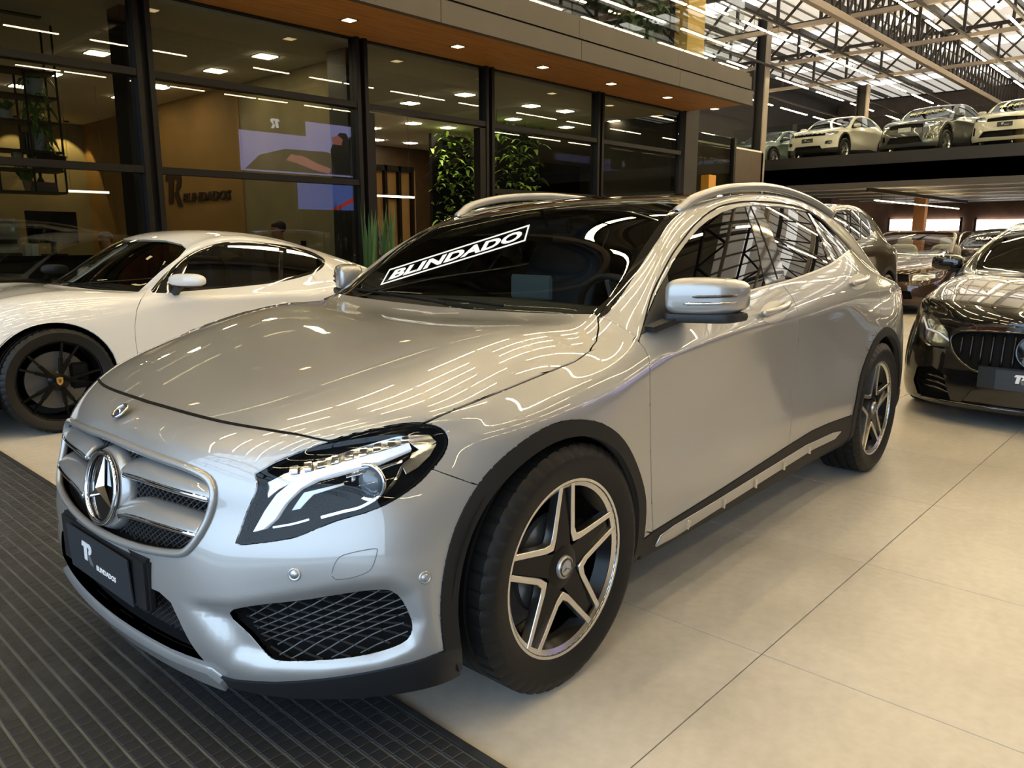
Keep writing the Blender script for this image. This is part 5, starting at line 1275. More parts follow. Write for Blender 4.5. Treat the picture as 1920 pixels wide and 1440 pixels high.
# --- wheels
def make_wheel(parent, style, R=.347, rim=.2525, width=.235, dark=False, name='wheel'):
    w = empty(name, parent=parent); hw = width/2
    prof = [(rim-.012, -hw*.80), (rim+.004, -hw*.90), (rim+.05, -hw*1.0), (R-.03, -hw*.98), (R-.008, -hw*.86)]
    gr = [(-.62, 1), (-.52, 0), (-.12, 1), (-.02, 0)]; pr = []
    for x in (-.80, -.45, -.43, -.36, -.34, -.06, -.04, .04, .06, .34, .36, .43, .45, .80):
        pr.append((R-(.007 if abs(abs(x)-.395) < .036 or abs(x) < .045 else 0), x*hw))
    prof += pr+[(R-.008, hw*.86), (R-.03, hw*.98), (rim+.05, hw*1.0), (rim+.004, hw*.90), (rim-.012, hw*.80)]
    n = 240; b = MB().lathe(prof, n, 'y'); np_ = len(prof)
    for i, (r, h) in enumerate(prof):
        if R-.012 < r and abs(h) > .44*hw:
            for k in range(n):
                if k % 5 == 0:
                    a = 2*PI*k/n; b.V[i*n+k] = ((r-.005)*math.cos(a), h, (r-.005)*math.sin(a))
    b.build('tyre', M_RUBBER, w, smooth=True, angle=28)
    style(w, rim, hw); return w
def rim_star(w, rim, hw):
    f = hw*.86
    MB().lathe([(rim-.010, -hw*.8), (rim-.035, -hw*.5), (rim-.045, f-.05), (rim-.020, f-.018), (rim-.010, f-.004), (rim-.0105, f-.001)], 64, 'y').build('rim_barrel', M_RIMK, w, smooth=True, angle=40)
    MB().lathe([(rim-.011, f-.006), (rim-.009, f), (rim+.001, f+.001), (rim+.004, f-.004)], 96, 'y').build('rim_lip', M_ALU, w, smooth=True, angle=50)
    MB().lathe([(rim-.024, f-.012), (rim-.009, f-.004)], 96, 'y').build('rim_edge', M_ALU, w, smooth=True)
    MB().lathe([(.0005, f-.055), (.142, f-.060), (.145, f-.075), (.0005, f-.08)], 48, 'y').build('brake_disc', M_DISC, w, smooth=True, angle=40)
    MB().box(-.155, -.06, f-.085, f-.045, -.06, .09).build('brake_caliper', M_MATTK, w, bevel=.012)
    MB().lathe([(.035, f-.05), (.062, f-.045), (.066, f-.022), (.048, f-.016), (.0005, f-.016)], 40, 'y').build('rim_hub', M_RIMK, w, smooth=True, angle=40)
    half = math.radians(36)
    for k in range(5):
        a = PI/2+k*2*PI/5; d = np.array([math.cos(a), 0, math.sin(a)]); t = np.array([-math.sin(a), 0, math.cos(a)]); r1 = rim-.014
        P = lambda r, s, y: d*r+t*s+np.array([0, y, 0])
        # black channel between the machined edges
        V = [P(.045, -.034, f-.020), P(.045, .034, f-.020), P(r1, .017, f-.020), P(r1, -.017, f-.020), P(.045, -.034, f-.055), P(.045, .034, f-.055), P(r1, .017, f-.05), P(r1, -.017, f-.05)]
        MB().add(V, [(0, 1, 2, 3), (4, 7, 6, 5), (0, 4, 5, 1), (1, 5, 6, 2), (2, 6, 7, 3), (3, 7, 4, 0)]).build('spoke', M_RIMK, w)
        a2 = a+PI/5; d = np.array([math.cos(a2), 0, math.sin(a2)]); t = np.array([-math.sin(a2), 0, math.cos(a2)])
        P2 = lambda r, s, y: d*r+t*s+np.array([0, y, 0])
        ang = math.radians(36)-.017/r1; ia = .070; e_out = (r1*math.cos(ang), r1*math.sin(ang)); wd = .021
        outer = [(e_out[0], -e_out[1]), (ia+.022, -.026), (ia+.004, 0), (ia+.022, .026), (e_out[0], e_out[1])]
        ang2 = ang-wd/r1*.8; inner = [(r1*math.cos(ang2), r1*math.sin(ang2)), (ia+.042, .020), (ia+.030, 0), (ia+.042, -.020), (r1*math.cos(ang2), -r1*math.sin(ang2))]
        o5, i5 = outer, inner[::-1]; V = []; F = []
        for y in (f-.006, f-.034):
            for q in o5+i5: V.append(P2(q[0], q[1], y-(.010 if q[0] < .12 else 0)))
        for k2 in range(4):
            F += [(k2, k2+1, 5+k2+1, 5+k2), (10+k2, 15+k2, 15+k2+1, 10+k2+1), (k2, 10+k2, 11+k2, k2+1), (5+k2, 6+k2, 16+k2, 15+k2)]
        MB().add(V, F).build('spoke_edge', M_ALU, w, bevel=.0015, seg=1)
        MB().lathe([(.0065, f-.034), (.0065, f-.022), (.0005, f-.020)], 8, 'y', (d[0]*.045, 0, d[2]*.045)).build('wheel_bolt', M_DISC, w)
    c = MB().lathe([(.033, f-.018), (.033, f-.010), (.030, f-.006), (.0005, f-.005)], 40, 'y').build('hub_cap', M_SATIN, w, smooth=True, angle=40)
    MB().tube([(.0245*math.cos(q), f-.0055, .0245*math.sin(q)) for q in np.linspace(0, 2*PI, 32, endpoint=False)], .003, 6, True).build('hub_ring', M_GLOSSK, w, smooth=True)
    V, F = star_mesh(.021, .0042, .004); MB().add([(-x, f-.005+z, y) for x, y, z in V], F).build('hub_star', M_CHROME, w)
wh = make_wheel(gla, rim_star)
wh.location = (0, .785, .347); wh['label'] = 'five-spoke alloy wheel with machined edges'
for (x, y, rz) in ((-2.699, .785, 0), (0, -.785, PI), (-2.699, -.785, PI)):
    c = copy_tree(wh, gla); c.location = (x, y, .347); c.rotation_euler = (0, 0, rz)
    for k in c.children: k['copy'] = 1

# --- cabin seen through the glass
MB().box(-3.2, -.55, -.70, .70, .40, .46).build('cabin_floor', M_MATTK, gla)
dash = [[(-.50-.02*abs(y)*2, y, .955-.02*abs(y)), (-.70, y, .985-.03*abs(y)), (-.90, y, .965-.03*abs(y)), (-.97, y, .90), (-.93, y, .70)] for y in np.linspace(-.72, .72, 11)]
dashb = grid_mesh('dashboard', np.array(dash).transpose(1, 0, 2)[:, ::-1], M_LEATHER2, gla, .02)
MB().box(-.92, -.90, -.12, .10, .985, 1.085).build('screen', pmat('display_grey', (.10, .13, .14), .25), dashb, bevel=.006)
SWM = Matrix.Translation((-1.02, .36, .92)) @ Matrix.Rotation(math.radians(-65), 4, 'Y')
sw = MB().tube([(.185*math.cos(a), .185*math.sin(a), 0) for a in np.linspace(0, 2*PI, 40, endpoint=False)], .015, 8, True).xf(SWM).build('steering_wheel', M_LEATHER, gla, smooth=True)
MB().lathe([(.07, -.02), (.06, .02), (.0005, .03)], 20, 'z').bar((-.18, 0, 0), (.18, 0, 0), .02, .05).bar((0, 0, 0), (0, -.18, 0), .02, .05).xf(SWM).build('wheel_hub', M_SATIN, sw, smooth=True, angle=40)
def seat(x, y, wy, head=True):
    s_ = superq((x, y, .62), (.26, wy, .10), .35).build('seat_cushion', M_LEATHER, gla, smooth=True)
    b = superq((0, 0, .30), (.075, wy*.95, .32), .4).xf(Matrix.Translation((x-.22, y, .62)) @ Matrix.Rotation(math.radians(-18), 4, 'Y')).build('seat_back', M_LEATHER, gla, smooth=True)
    for hy in ([0] if head else (-.36, .36)):
        superq((x-.43, y+hy, 1.255), (.05, .13, .085), .5).build('headrest', M_LEATHER, b, smooth=True)
for y in (.36, -.36): seat(-1.25, y, .25)
seat(-2.15, 0, .62, False)
MB().box(-1.02, -.99, -.12, .12, 1.255, 1.315).bar((-.99, 0, 1.31), (-.95, 0, 1.36), .02, .02).build('cabin_mirror', M_MATTK, gla, bevel=.01)
# ------------------------------------------------------------------ other cars that share this body cage in other proportions
VB = smooth_cage(P_, Q_, _cr, level=2); VB_cls = gla_cut(VB, False)
def zmap(pts):
    a = np.array(pts, float); return lambda z: np.interp(z, a[:, 0], a[:, 1])
def variant(name, label, loc, yaw, paint_m, xm, ym, zm, front, wheelR, rimR, style, group=None, rail=None, roof_m=None, trim=M_TRIM, open_top=False, arch_paint=False, hi=False, rake=0.0, wind=M_GLASS):
    car = empty(name, loc, yaw); tag(car, label, 'car', group)
    S = VB.clone(); C = S.centers(); k = VB_cls.copy()
    if hi: S = smooth_cage(P_, Q_, _cr, level=3); k = gla_cut(S, False)
    xf_ = lambda s: s.V[:, 0] > .28
    S.K = np.arange(len(S.T))
    for nm, poly in front: S.cut(poly, FRONT, xf_)
    k = k[S.K]; C = S.centers(); F2 = C[:, [1, 2]]
    for nm, poly in front: k[in_poly(F2, poly) & (C[:, 0] > .28) & (k != 'hole') & (S.N[S.T].mean(1)[:, 2] < .8)] = nm
    def mp(V):
        W = np.array(V, float).copy(); z = zm(W[:, 2]); x = np.where(W[:, 0] > 0, W[:, 0]*xm[0], W[:, 0]*xm[1])
        x = x+rake*np.clip(W[:, 2]-.98, 0, 1)*np.clip(-W[:, 0]-.4, 0, 1)
        return np.stack([x, W[:, 1]*ym, z], 1)
    e = 1e-3; J = [(mp(S.V+np.eye(3)[i]*e)-mp(S.V-np.eye(3)[i]*e))/(2*e) for i in range(3)]
    M3 = np.stack(J, 2); N = np.einsum('nij,nj->ni', np.linalg.inv(M3).transpose(0, 2, 1), S.N); N /= np.linalg.norm(N, axis=1)[:, None]
    S = Surf(mp(S.V), S.T, N); g = lambda key: S.sub(k == key)
    def two_(nm, key, mat, **kw):
        if (k == key).any():
            for s in (1, -1): panel(nm, g(key), mat, car, side=s, **kw)
    has = lambda key: (k == key).any()
    panel('bonnet', g('hood'), paint_m, car, both=True, gap=.003)
    bmp = panel('front_bumper', g('bumper'), paint_m, car, both=True, depth=.02)
    two_('front_fender', 'fender', paint_m); two_('front_door', 'doorF', paint_m); two_('rear_door', 'doorR', paint_m)
    if open_top:
        low = S.sub((k == 'bodyside') & (S.centers()[:, 2] < zm(1.02)))
        for s in (1, -1): panel('body_side', low, paint_m, car, side=s)
    else:
        two_('body_side', 'bodyside', paint_m); panel('roof', g('roof'), roof_m or paint_m, car, both=True)
        two_('side_window', 'glass', M_TINT, offset=-.006, depth=.004, calm=(0, 2))
        if has('rearglass'): panel('rear_window', g('rearglass'), M_TINT, car, both=True)
    panel('windscreen', g('windscreen'), wind, car, both=True, offset=-.004, depth=.004)
    two_('tail_lamp', 'tail', M_RED, offset=.003)
    for q in 'fr': two_('wheel_arch_trim', 'arch'+q, paint_m if arch_paint else trim, offset=0 if arch_paint else .005, depth=.03, gap=0)
    two_('sill_trim', 'sill', paint_m if arch_paint else trim, offset=.004)
    for nm, mat, off, dep in (('grille', M_MATTK, -.03, -.03), ('intake', M_MATTK, -.05, -.05), ('slot', M_GLOSSK, -.01, -.01)):
        if has(nm) and g(nm).V[:, 1].min() > .05: two_('corner_intake', nm, mat, offset=off, depth=dep, gap=0)
        elif has(nm): panel('radiator_'+nm if nm == 'grille' else 'lower_'+nm, g(nm), mat, car, both=True, offset=off, depth=dep, gap=0)
    if has('lamp'):
        for s in (1, -1):
            h = panel('headlamp', g('lamp'), M_REFL, car, side=s, offset=-.03, depth=-.03, gap=0); panel('lamp_lens', g('lamp'), M_LENS, h, side=s, gap=.001)
    if has('lower'): panel('lower_trim', g('lower'), trim, car, both=True, offset=.004)
    inner = ~np.isin(k, ['glass', 'windscreen', 'hole', 'lamp', 'grille', 'intake', 'roof', 'archf', 'archr', 'rearglass'])
    if open_top: inner &= S.centers()[:, 2] < zm(.98)
    panel('inner_shell', S.sub(inner), M_MATTK, car, both=True, offset=-.02, gap=0, depth=.001)
    zc = wheelR; w = make_wheel(car, style, wheelR, rimR, .24); yw = .785*ym; w.location = (0, yw, zc)
    for x, y, rz in ((-2.699*xm[1], yw, 0), (0, -yw, PI), (-2.699*xm[1], -yw, PI)):
        c = copy_tree(w, car); c.location = (x, y, zc); c.rotation_euler = (0, 0, rz)
    q = lambda x, y, z: tuple(mp(np.array([[x, y, z]]))[0])
    dz = q(0, 0, .5)
    for cx in (.035*xm[0], -2.715*xm[1]):
        for s in (1, -1): MB().lathe([(zc+.05, .42*s*ym), (zc+.05, .86*s*ym)], 24, 'y', (cx, 0, zc), a0=-.3, a1=PI+.3).build('wheel_well', M_MATTK, car)
    a, b = q(-3.3, 0, .22), q(.6, 0, .22); MB().box(a[0], b[0], -.4, .4, a[2], a[2]+.05).box(q(-2.28, 0, .2)[0], q(-.44, 0, .2)[0], -.78*ym, .78*ym, a[2], a[2]+.05).build('underbody', M_MATTK, car)
    for s in (1, -1):
        c = q(-.655, .925, 1.052); m = superq((c[0], c[1]*s, c[2]), (.075, .115, .065), .6, 20, 10).build('door_mirror', paint_m, car, smooth=True); c2 = q(-.58, .82, .985)
        MB().bar((c[0], c[1]*s, c[2]-.05), (c2[0], c2[1]*s, c2[2]), .05, .03).build('mirror_foot', M_TRIM2, m)
    # cabin: dash and front seats
    d0, d1 = q(-.55, 0, .95), q(-.95, 0, .86); MB().box(d1[0], d0[0], -.70*ym, .70*ym, d1[2]-.15, d0[2]-.02).build('dashboard', M_LEATHER2, car, bevel=.03)
    for s in (.36, -.36):
        c = q(-1.45, s, .85); b_ = superq((c[0], s, c[2]), (.09, .25, .32), .45).build('seat_back', M_LEATHER if not open_top else pmat('beige_leather', (.30, .27, .20), .6), car, smooth=True); superq((c[0]-.06, s, c[2]+.36), (.05, .13, .085), .5).build('headrest', b_.data.materials[0], b_, smooth=True)
    c = q(-1.0, .36, .93); MB().tube([(c[0]+.06*math.sin(t_), .36+.18*math.cos(t_), c[2]+.17*math.sin(t_)) for t_ in np.linspace(0, 2*PI, 24, endpoint=False)], .014, 6, True).build('steering_wheel', M_LEATHER, car, smooth=True)
    return car, q, Caster(S), S, k, g
def vplate(car, cst, z, w=.40, h=.13, dx=.012):
    p = cst.front(0.0001, z)[0]; return number_plate(car, Matrix(((0, 0, 1, p[0]+dx), (1, 0, 0, 0), (0, 1, 0, z), (0, 0, 0, 1))), w, h)
def rim_multi(w, rim, hw, n=10, mat=M_RIMK, wd=.016, cap=M_GLOSSK, disc=.17):
    f = hw*.86
    MB().lathe([(rim-.010, -hw*.8), (rim-.030, -hw*.5), (rim-.035, f-.05), (rim-.016, f-.016), (rim-.006, f), (rim+.004, f-.003)], 56, 'y').build('rim_barrel', mat, w, smooth=True, angle=40)
    MB().lathe([(.0005, f-.075), (disc, f-.078), (disc, f-.10), (.0005, f-.10)], 40, 'y').build('brake_disc', M_DISC, w, smooth=True, angle=40)
    MB().box(-.19, -.08, f-.11, f-.055, -.07, .10).build('brake_caliper', M_MATTK, w, bevel=.012)
    for k in range(n):
        a = PI/2+2*PI*(k//2*2+.5)/n+(1 if k % 2 else -1)*PI/n*.62; b = PI/2+2*PI*(k//2*2+.5)/n
        A = np.array([.045*math.cos(b), f-.035, .045*math.sin(b)]); B = np.array([(rim-.012)*math.cos(a), f-.012, (rim-.012)*math.sin(a)])
        MB().bar(A, (A+B)/2+np.array([0, -.008, 0]), wd*1.5, .03, (0, 1, 0)).bar((A+B)/2+np.array([0, -.008, 0]), B, wd, .025, (0, 1, 0)).build('spoke', mat, w)
    MB().lathe([(.06, f-.06), (.065, f-.035), (.045, f-.022), (.0005, f-.020)], 32, 'y').build('hub_cap', cap, w, smooth=True, angle=40)
rim_dark = lambda w, r, h: rim_multi(w, r, h)
rim_silver = lambda w, r, h: rim_multi(w, r, h, 10, M_ALU, .02, M_SATIN)

# --- black coupe nose at the right edge
amg_front = [('grille', [(-.1, .66), (.20, .657), (.40, .645), (.48, .62), (.50, .57), (.46, .49), (.38, .435), (.25, .405), (-.1, .395)]),
             ('lamp', [(.50, .53), (.53, .62), (.62, .70), (.74, .745), (.79, .73), (.79, .66), (.75, .56), (.66, .515)]),
             ('intake', [(.46, .22), (.52, .37), (.60, .40), (.72, .38), (.74, .30), (.70, .22)]),
             ('slot', [(-.1, .33), (.26, .33), (.34, .30), (.40, .215), (-.1, .21)])]
amg, aq, ac, aS, ak, ag = variant('black_coupe', 'glossy black car with vertical grille bars at the right edge', (6.55, .84, 0), PI, M_BLACKP, (1.0, 1.05), 1.0, zmap([(.19, .12), (.3, .25), (.5, .49), (1.0, .985), (1.46, 1.40)]),
                                  amg_front, .345, .255, rim_dark, arch_paint=True, wind=M_TINT)
def afr(y, z, off=.0):
    h = ac.front(abs(y)+1e-4, z)
    return (h[0]+h[1]*off)*[1, 1 if y >= 0 else -1, 1]
grl_ = [o for o in amg.children if o.name.startswith('radiator_grille')][0]
for k in range(-7, 8):
    y = k*.062; zt = .632-.05*(abs(y)/.5)**3; zb = .405+.12*(abs(y)/.5)**3
    if k == 0: continue
    pts = [afr(y, zb+(zt-zb)*t_, -.012) for t_ in (0, .25, .5, .75, 1)]
    MB().tube(pts, .0085, 8).build('grille_bar', pmat('grille_bar', (.02, .02, .021), .15, .7) if k == -7 else bpy.data.materials['grille_bar'], grl_, smooth=True)
gy_ = [(y, z) for y, z in amg_front[0][1] if y > 0]; lp = [afr(y, zm_, .002) for y, zm_ in [(y, float(np.interp(z, [.19, .3, .5, 1.0], [.12, .25, .49, .985]))) for y, z in gy_]]
MB().tube(spline(lp+[p*[1, -1, 1] for p in lp[::-1]], 4, True), .008, 8, True).build('grille_frame', M_GLOSSK, grl_, smooth=True)
AS = Matrix.Translation(Vector(afr(0, .535, .02))) @ Matrix.Rotation(math.radians(-6), 4, 'Y') @ Matrix(((0, 0, 1, 0), (1, 0, 0, 0), (0, 1, 0, 0), (0, 0, 0, 1)))
MB().lathe([(.0005, -.02), (.10, -.02), (.108, .0), (.0005, .004)], 40, 'z').xf(AS).build('star_emblem', M_GLOSSK, grl_, smooth=True, angle=40)
MB().tube([(.106*math.cos(a), .106*math.sin(a), .004) for a in np.linspace(0, 2*PI, 48, endpoint=False)], .006, 8, True).xf(AS).build('star_ring', pmat('dark_chrome', (.12, .12, .13), .12, 1), grl_, smooth=True)
_V, _F = star_mesh(.10, .018, .014); MB().add([(x, y, z+.004) for x, y, z in _V], _F).xf(AS).build('star', pmat('dark_chrome2', (.15, .15, .16), .12, 1), grl_)
b_ = afr(0, .735, .004); BA = Matrix.Translation(Vector(b_)) @ Matrix.Rotation(math.radians(-60), 4, 'Y') @ Matrix(((0, 0, 1, 0), (1, 0, 0, 0), (0, 1, 0, 0), (0, 0, 0, 1)))
MB().tube([(.026*math.cos(a), .026*math.sin(a), .002) for a in np.linspace(0, 2*PI, 28, endpoint=False)], .005, 6, True).xf(BA).build('bonnet_badge', pmat('gold_badge', (.6, .45, .18), .25, 1), amg, smooth=True)
pp = afr(0, .36)[0]; MB().box(pp-.01, pp+.02, -.30, .30, .285, .425).build('plate_bracket', M_TRIM2, amg, bevel=.006); number_plate(amg, Matrix(((0, 0, 1, pp+.021), (1, 0, 0, 0), (0, 1, 0, .352), (0, 0, 0, 1))))
for s in (1, -1):
    for z in (.20, .24, .28): MB().tube([afr(s*.46, z, -.02), afr(s*.58, z+.03, -.02), afr(s*.70, z+.03, -.02)], .008, 6).build('intake_fin', M_GLOSSK, amg, smooth=True)
    MB().tube([afr(s*y, z, .006) for y, z in ((0, .155), (.3, .152), (.5, .15), (.66, .15))], .012, 8).build('splitter', M_GLOSSK, amg, smooth=True)
    MB().tube([afr(s*y, z, -.012) for y, z in ((.52, .56), (.60, .60), (.70, .615), (.76, .68))], .007, 6).build('daytime_light', M_DRL, amg, smooth=True)
# --- dark bronze SUV behind the silver car
M_BRZ = paint('bronze_paint', (.055, .043, .026), .6, .3); M_BRN = paint('brown_paint', (.05, .03, .022), .5, .3); M_GREY = paint('grey_paint', (.085, .085, .078), .6, .3); M_WHITE2 = paint('pearl_paint', (.55, .51, .42), 0, .35)
SUVF = [('grille', [(-.1, .72), (.40, .70), (.42, .58), (-.1, .56)]), ('lamp', [(.46, .60), (.47, .70), (.60, .735), (.76, .735), (.78, .66), (.66, .60)]), ('intake', [(-.1, .42), (.46, .42), (.50, .30), (-.1, .27)])]
variant('bronze_suv', 'dark bronze SUV parked behind the tail of the silver car', (8.75, 4.42, 0), PI, M_BRZ, (1.0, 1.0), 1.02, zmap([(.19, .22), (.35, .37), (.9, .98), (1.17, 1.32), (1.46, 1.69)]), SUVF, .365, .25, rim_silver, rake=.1)
# --- brown convertible with its roof down
cv, cq, cc, _, _, _ = variant('brown_convertible', 'brown convertible with open top and pale seats behind the black car', (14.3, 4.25, 0), PI, M_BRN, (.95, 1.0), .98, zmap([(.19, .15), (.5, .46), (1.0, .93), (1.46, 1.42)]), SUVF, .34, .25, rim_silver, open_top=True, arch_paint=True, wind=M_GLASSR)
hd = [cq(-.46, .69, 1.005), cq(-.74, .65, 1.19), cq(-1.03, .58, 1.335), cq(-1.07, .3, 1.36), cq(-1.08, 0, 1.363)]
MB().tube(spline(hd+[(x, -y, z) for x, y, z in hd[-2::-1]], 5), .03, 8).build('windscreen_frame', M_BRN, cv, smooth=True)
MB().box(hd[-1][0]+.02, hd[-1][0]+.05, -.12, .12, hd[-1][2]-.13, hd[-1][2]-.06).build('cabin_mirror', M_MATTK, cv, bevel=.01)
bs, bq, bc, _, _, _ = variant('black_sedan', 'black sedan with sticker lettering on its windscreen, far behind the convertible', (20.6, 4.2, 0), PI, M_BLACKP, (1.0, 1.05), 1.0, zmap([(.19, .15), (.5, .48), (1.0, .97), (1.46, 1.45)]), SUVF, .345, .25, rim_dark, arch_paint=True)
M_STK = lambda P, R_: Matrix.Translation(Vector(P)) @ R_
_p = np.array(bq(-.80, 0, 1.21)); _d = np.array(bq(-1.0, 0, 1.31))-np.array(bq(-.6, 0, 1.09)); _d /= np.linalg.norm(_d); _n = np.cross(_d, [0, 1., 0]); _n = _n if _n[0] > 0 else -_n
STKM = lambda P: Matrix(((0, _d[0], _n[0], P[0]+_n[0]*.02), (1, _d[1], _n[1], P[1]), (0, _d[2], _n[2], P[2]+_n[2]*.02), (0, 0, 0, 1)))
text_obj('BLINDADO', .15, M_WHITEINK, bs, 'sticker_lettering', STKM(_p), .0005, .006, .1, 1.25)
# ------------------------------------------------------------------ mezzanine at the back of the hall with more cars on it
XE, ZM = 25.7, 3.76
mz = structure(MB().box(XE, 44, -13.9, 13.6, ZM-.85, ZM).build('floor_mezzanine', pmat('deck_underside', (.028, .02, .012), .6)))
structure(MB().box(XE-.02, XE+.22, -13.9, 13.6, ZM-.32, ZM+.02).build('trim_3', M_BLACKM)); structure(MB().box(XE, XE+.2, -13.9, 13.6, ZM-1.02, ZM-.33).build('trim_4', pmat('dark_fascia', (.05, .045, .04), .6)))
M_RIBW = pmat('white_deck_rib', (.55, .50, .42), .45)  # pale colour stands in for light caught on the rib edges
rb = None
for k in range(7):
    if rb is None: rb = o = MB().box(-.12, .12, -13.8, 13.5, ZM-.885, ZM-.85).build('deck_rib', M_RIBW, mz)
    else: o = rb.copy(); COL.objects.link(o); o.parent = mz
    o.location = (XE+.7+k*2.5, 0, 0)
for k in range(9):
    g = MB().box(XE+.06, XE+.072, 13.4-k*2.6-2.59, 13.4-k*2.6, ZM+.02, ZM+1.1).build('railing_pane', M_GLASSR); tag(g, 'clear glass railing pane along the edge of the mezzanine', 'railing', 'mezzanine glass railing')
structure(MB().box(44, 44.2, -13.9, 16.8, ZM, 8.2).build('wall_mezzanine', pmat('brown_cladding', (.05, .034, .022), .6, noise=(3, .3))))
# pillars
for k, (u, x, z1, m_) in enumerate(((1425, 24.6, 8.0, M_BLACKM), (1616, 29.6, 6.5, M_STEEL), (1745, 36.5, 6.5, M_STEEL))):
    p = wpt(u, 200, x=x); o = structure(MB().box(x-.14, x+.14, p[1]-.16, p[1]-.13, 0 if k == 0 else ZM, z1).box(x-.14, x+.14, p[1]+.13, p[1]+.16, 0 if k == 0 else ZM, z1).box(x-.012, x+.012, p[1]-.13, p[1]+.13, 0 if k == 0 else ZM, z1).build('pillar', m_))
    MB().box(x-.15, x+.15, p[1]-.20, p[1]-.162, 0 if k == 0 else ZM, z1).build('flange', pmat('pillar_edge', (.32, .27, .22), .5) if k == 0 else bpy.data.materials['pillar_edge'], o)
p = wpt(1726, 395, x=36); structure(MB().box(35.8, 36.2, p[1]-.22, p[1]+.22, 0, ZM-.3).build('pillar', pmat('orange_brown_pillar', (.30, .13, .045), .6)))
# daylight openings in the far wall, lights under the deck
for k, (u0, u1) in enumerate(((1668, 1716), (1731, 1801), (1830, 1925))):
    a, b = wpt(u0, 432, x=43.9), wpt(u1, 411, x=43.9); w = structure(MB().box(43.86, 43.9, b[1], a[1], a[2], b[2]).build('window_%d' % (30+k), M_DAY)); MB().box(43.8, 43.9, b[1]-.1, b[1], a[2]-.1, b[2]+.1).box(43.8, 43.9, a[1], a[1]+.1, a[2]-.1, b[2]+.1).build('frame', M_STEEL, w)
structure(MB().box(44, 44.2, -13.9, 16.8, 0, ZM).build('wall_under_deck', pmat('rust_brown_wall', (.10, .045, .022), .6, noise=(2, .3))))
for k, Y in enumerate((2.0, 8.9)):
    tr = MB().box(26.2, 38.6, Y-.03, Y+.03, ZM-1.10, ZM-.98).build('lighting_track', M_STEEL); tag(tr, 'dark lighting track under the mezzanine deck', 'track', 'lighting tracks under the deck')
    for j in range(8):
        t = copy_tree(proto); t.location = (27.6+j*1.3, Y, ZM-1.35); tag(t, 'bright LED tube hanging under the mezzanine deck', 'light', 'LED tubes under the mezzanine')
# cars up there
def up(u, v, x=26.8): return wpt(u, v, x=x)
JF = [('grille', [(-.1, .735), (.52, .72), (.53, .655), (-.1, .65)]), ('lamp', [(.54, .66), (.55, .735), (.68, .77), (.80, .76), (.78, .69)]), ('intake', [(-.1, .40), (.42, .40), (.48, .31), (-.1, .29)]), ('slot', [(.55, .44), (.57, .51), (.73, .53), (.75, .46), (.68, .42)]), ('lower', [(-.1, .29), (.5, .31), (.9, .36), (.9, .1), (-.1, .1)])]
jp, jq, jc, _, _, _ = variant('white_suv', 'white SUV with slim dark grille on the mezzanine beside the tall pillar', (27.6, 11.1, ZM), PI-.10, M_WHITE2, (.95, 1.03), 1.05, zmap([(.19, .25), (.35, .42), (.75, .92), (1.0, 1.14), (1.46, 1.68)]), JF, .37, .25, rim_silver, rake=.12)
for k in range(-3, 4):
    p = jc.front(abs(k*.15)+1e-4, .86); MB().tube([(p[0][0]-.004, k*.15-.052, .86+.012), (p[0][0]-.004, k*.15+.052, .86+.012)], .014, 6).build('grille_slot', M_SATIN, jp, smooth=True)
vplate(jp, jc, .66)
RF = [('grille', [(-.1, .74), (.46, .72), (.47, .64), (-.1, .63)]), ('lamp', [(.49, .64), (.50, .74), (.64, .77), (.80, .76), (.79, .67)]), ('intake', [(-.1, .45), (.40, .45), (.50, .31), (-.1, .28)]), ('slot', [(.56, .36), (.58, .48), (.74, .52), (.76, .38)])]
rr, rq, rc, _, _, _ = variant('grey_suv', 'large dark grey SUV with sloping sticker in the middle of the mezzanine', (28.0, 8.15, ZM), PI-.14, M_GREY, (.92, 1.09), 1.11, zmap([(.19, .27), (.35, .45), (.75, 1.0), (1.0, 1.22), (1.46, 1.80)]), RF, .39, .28, rim_silver, rake=.2)
o = vplate(rr, rc, .80); o.data.materials[0] = pmat('plate_white', (.55, .55, .50), .5)
VF = [('grille', [(-.1, .72), (.44, .70), (.45, .63), (-.1, .62)]), ('lamp', [(.48, .64), (.49, .73), (.66, .765), (.82, .75), (.78, .67)]), ('intake', [(-.1, .42), (.50, .42), (.62, .29), (-.1, .27)]), ('slot', [(.74, .34), (.74, .52), (.79, .54), (.80, .36)])]
vl, vq, vc, _, _, _ = variant('white_suv', 'white SUV with yellow windscreen sticker at the right end of the mezzanine', (27.9, 5.45, ZM), PI-.05, M_WHITE2, (.92, 1.06), 1.11, zmap([(.19, .27), (.35, .46), (.75, .98), (1.0, 1.20), (1.46, 1.74)]), VF, .39, .27, rim_silver, rake=.15)
vplate(vl, vc, .72)
variant('teal_car', 'grey green car half hidden behind the tall black pillar on the mezzanine', (28.6, 14.0, ZM), PI-.1, paint('teal_paint', (.10, .14, .12), .4, .3), (1, 1.0), 1.0, zmap([(.19, .2), (.5, .52), (1.0, 1.02), (1.46, 1.52)]), SUVF, .35, .25, rim_silver)
M_YSTK = pmat('yellow_print', (.75, .62, .22), .5)
for car, q in ((rr, rq), (vl, vq)):
    A = np.array(q(-.62, .35, 1.10)); B = np.array(q(-.95, -.45, 1.29)); mid = np.array(q(-.79, -.05, 1.20)); up_ = np.array(q(-1.0, 0, 1.31))-np.array(q(-.6, 0, 1.09)); up_ /= np.linalg.norm(up_); n = np.cross(up_, [0, 1., 0]); n = n if n[0] > 0 else -n
    t_ = Matrix(((0, up_[0], n[0], mid[0]+n[0]*.03), (1, up_[1], n[1], mid[1]), (0, up_[2], n[2], mid[2]+n[2]*.03), (0, 0, 0, 1))) @ Matrix.Rotation(.12, 4, 'Z')
    text_obj('BLINDADO', .17, M_YSTK, car, 'sticker_lettering', t_, .0005, .006, .1, 1.25)
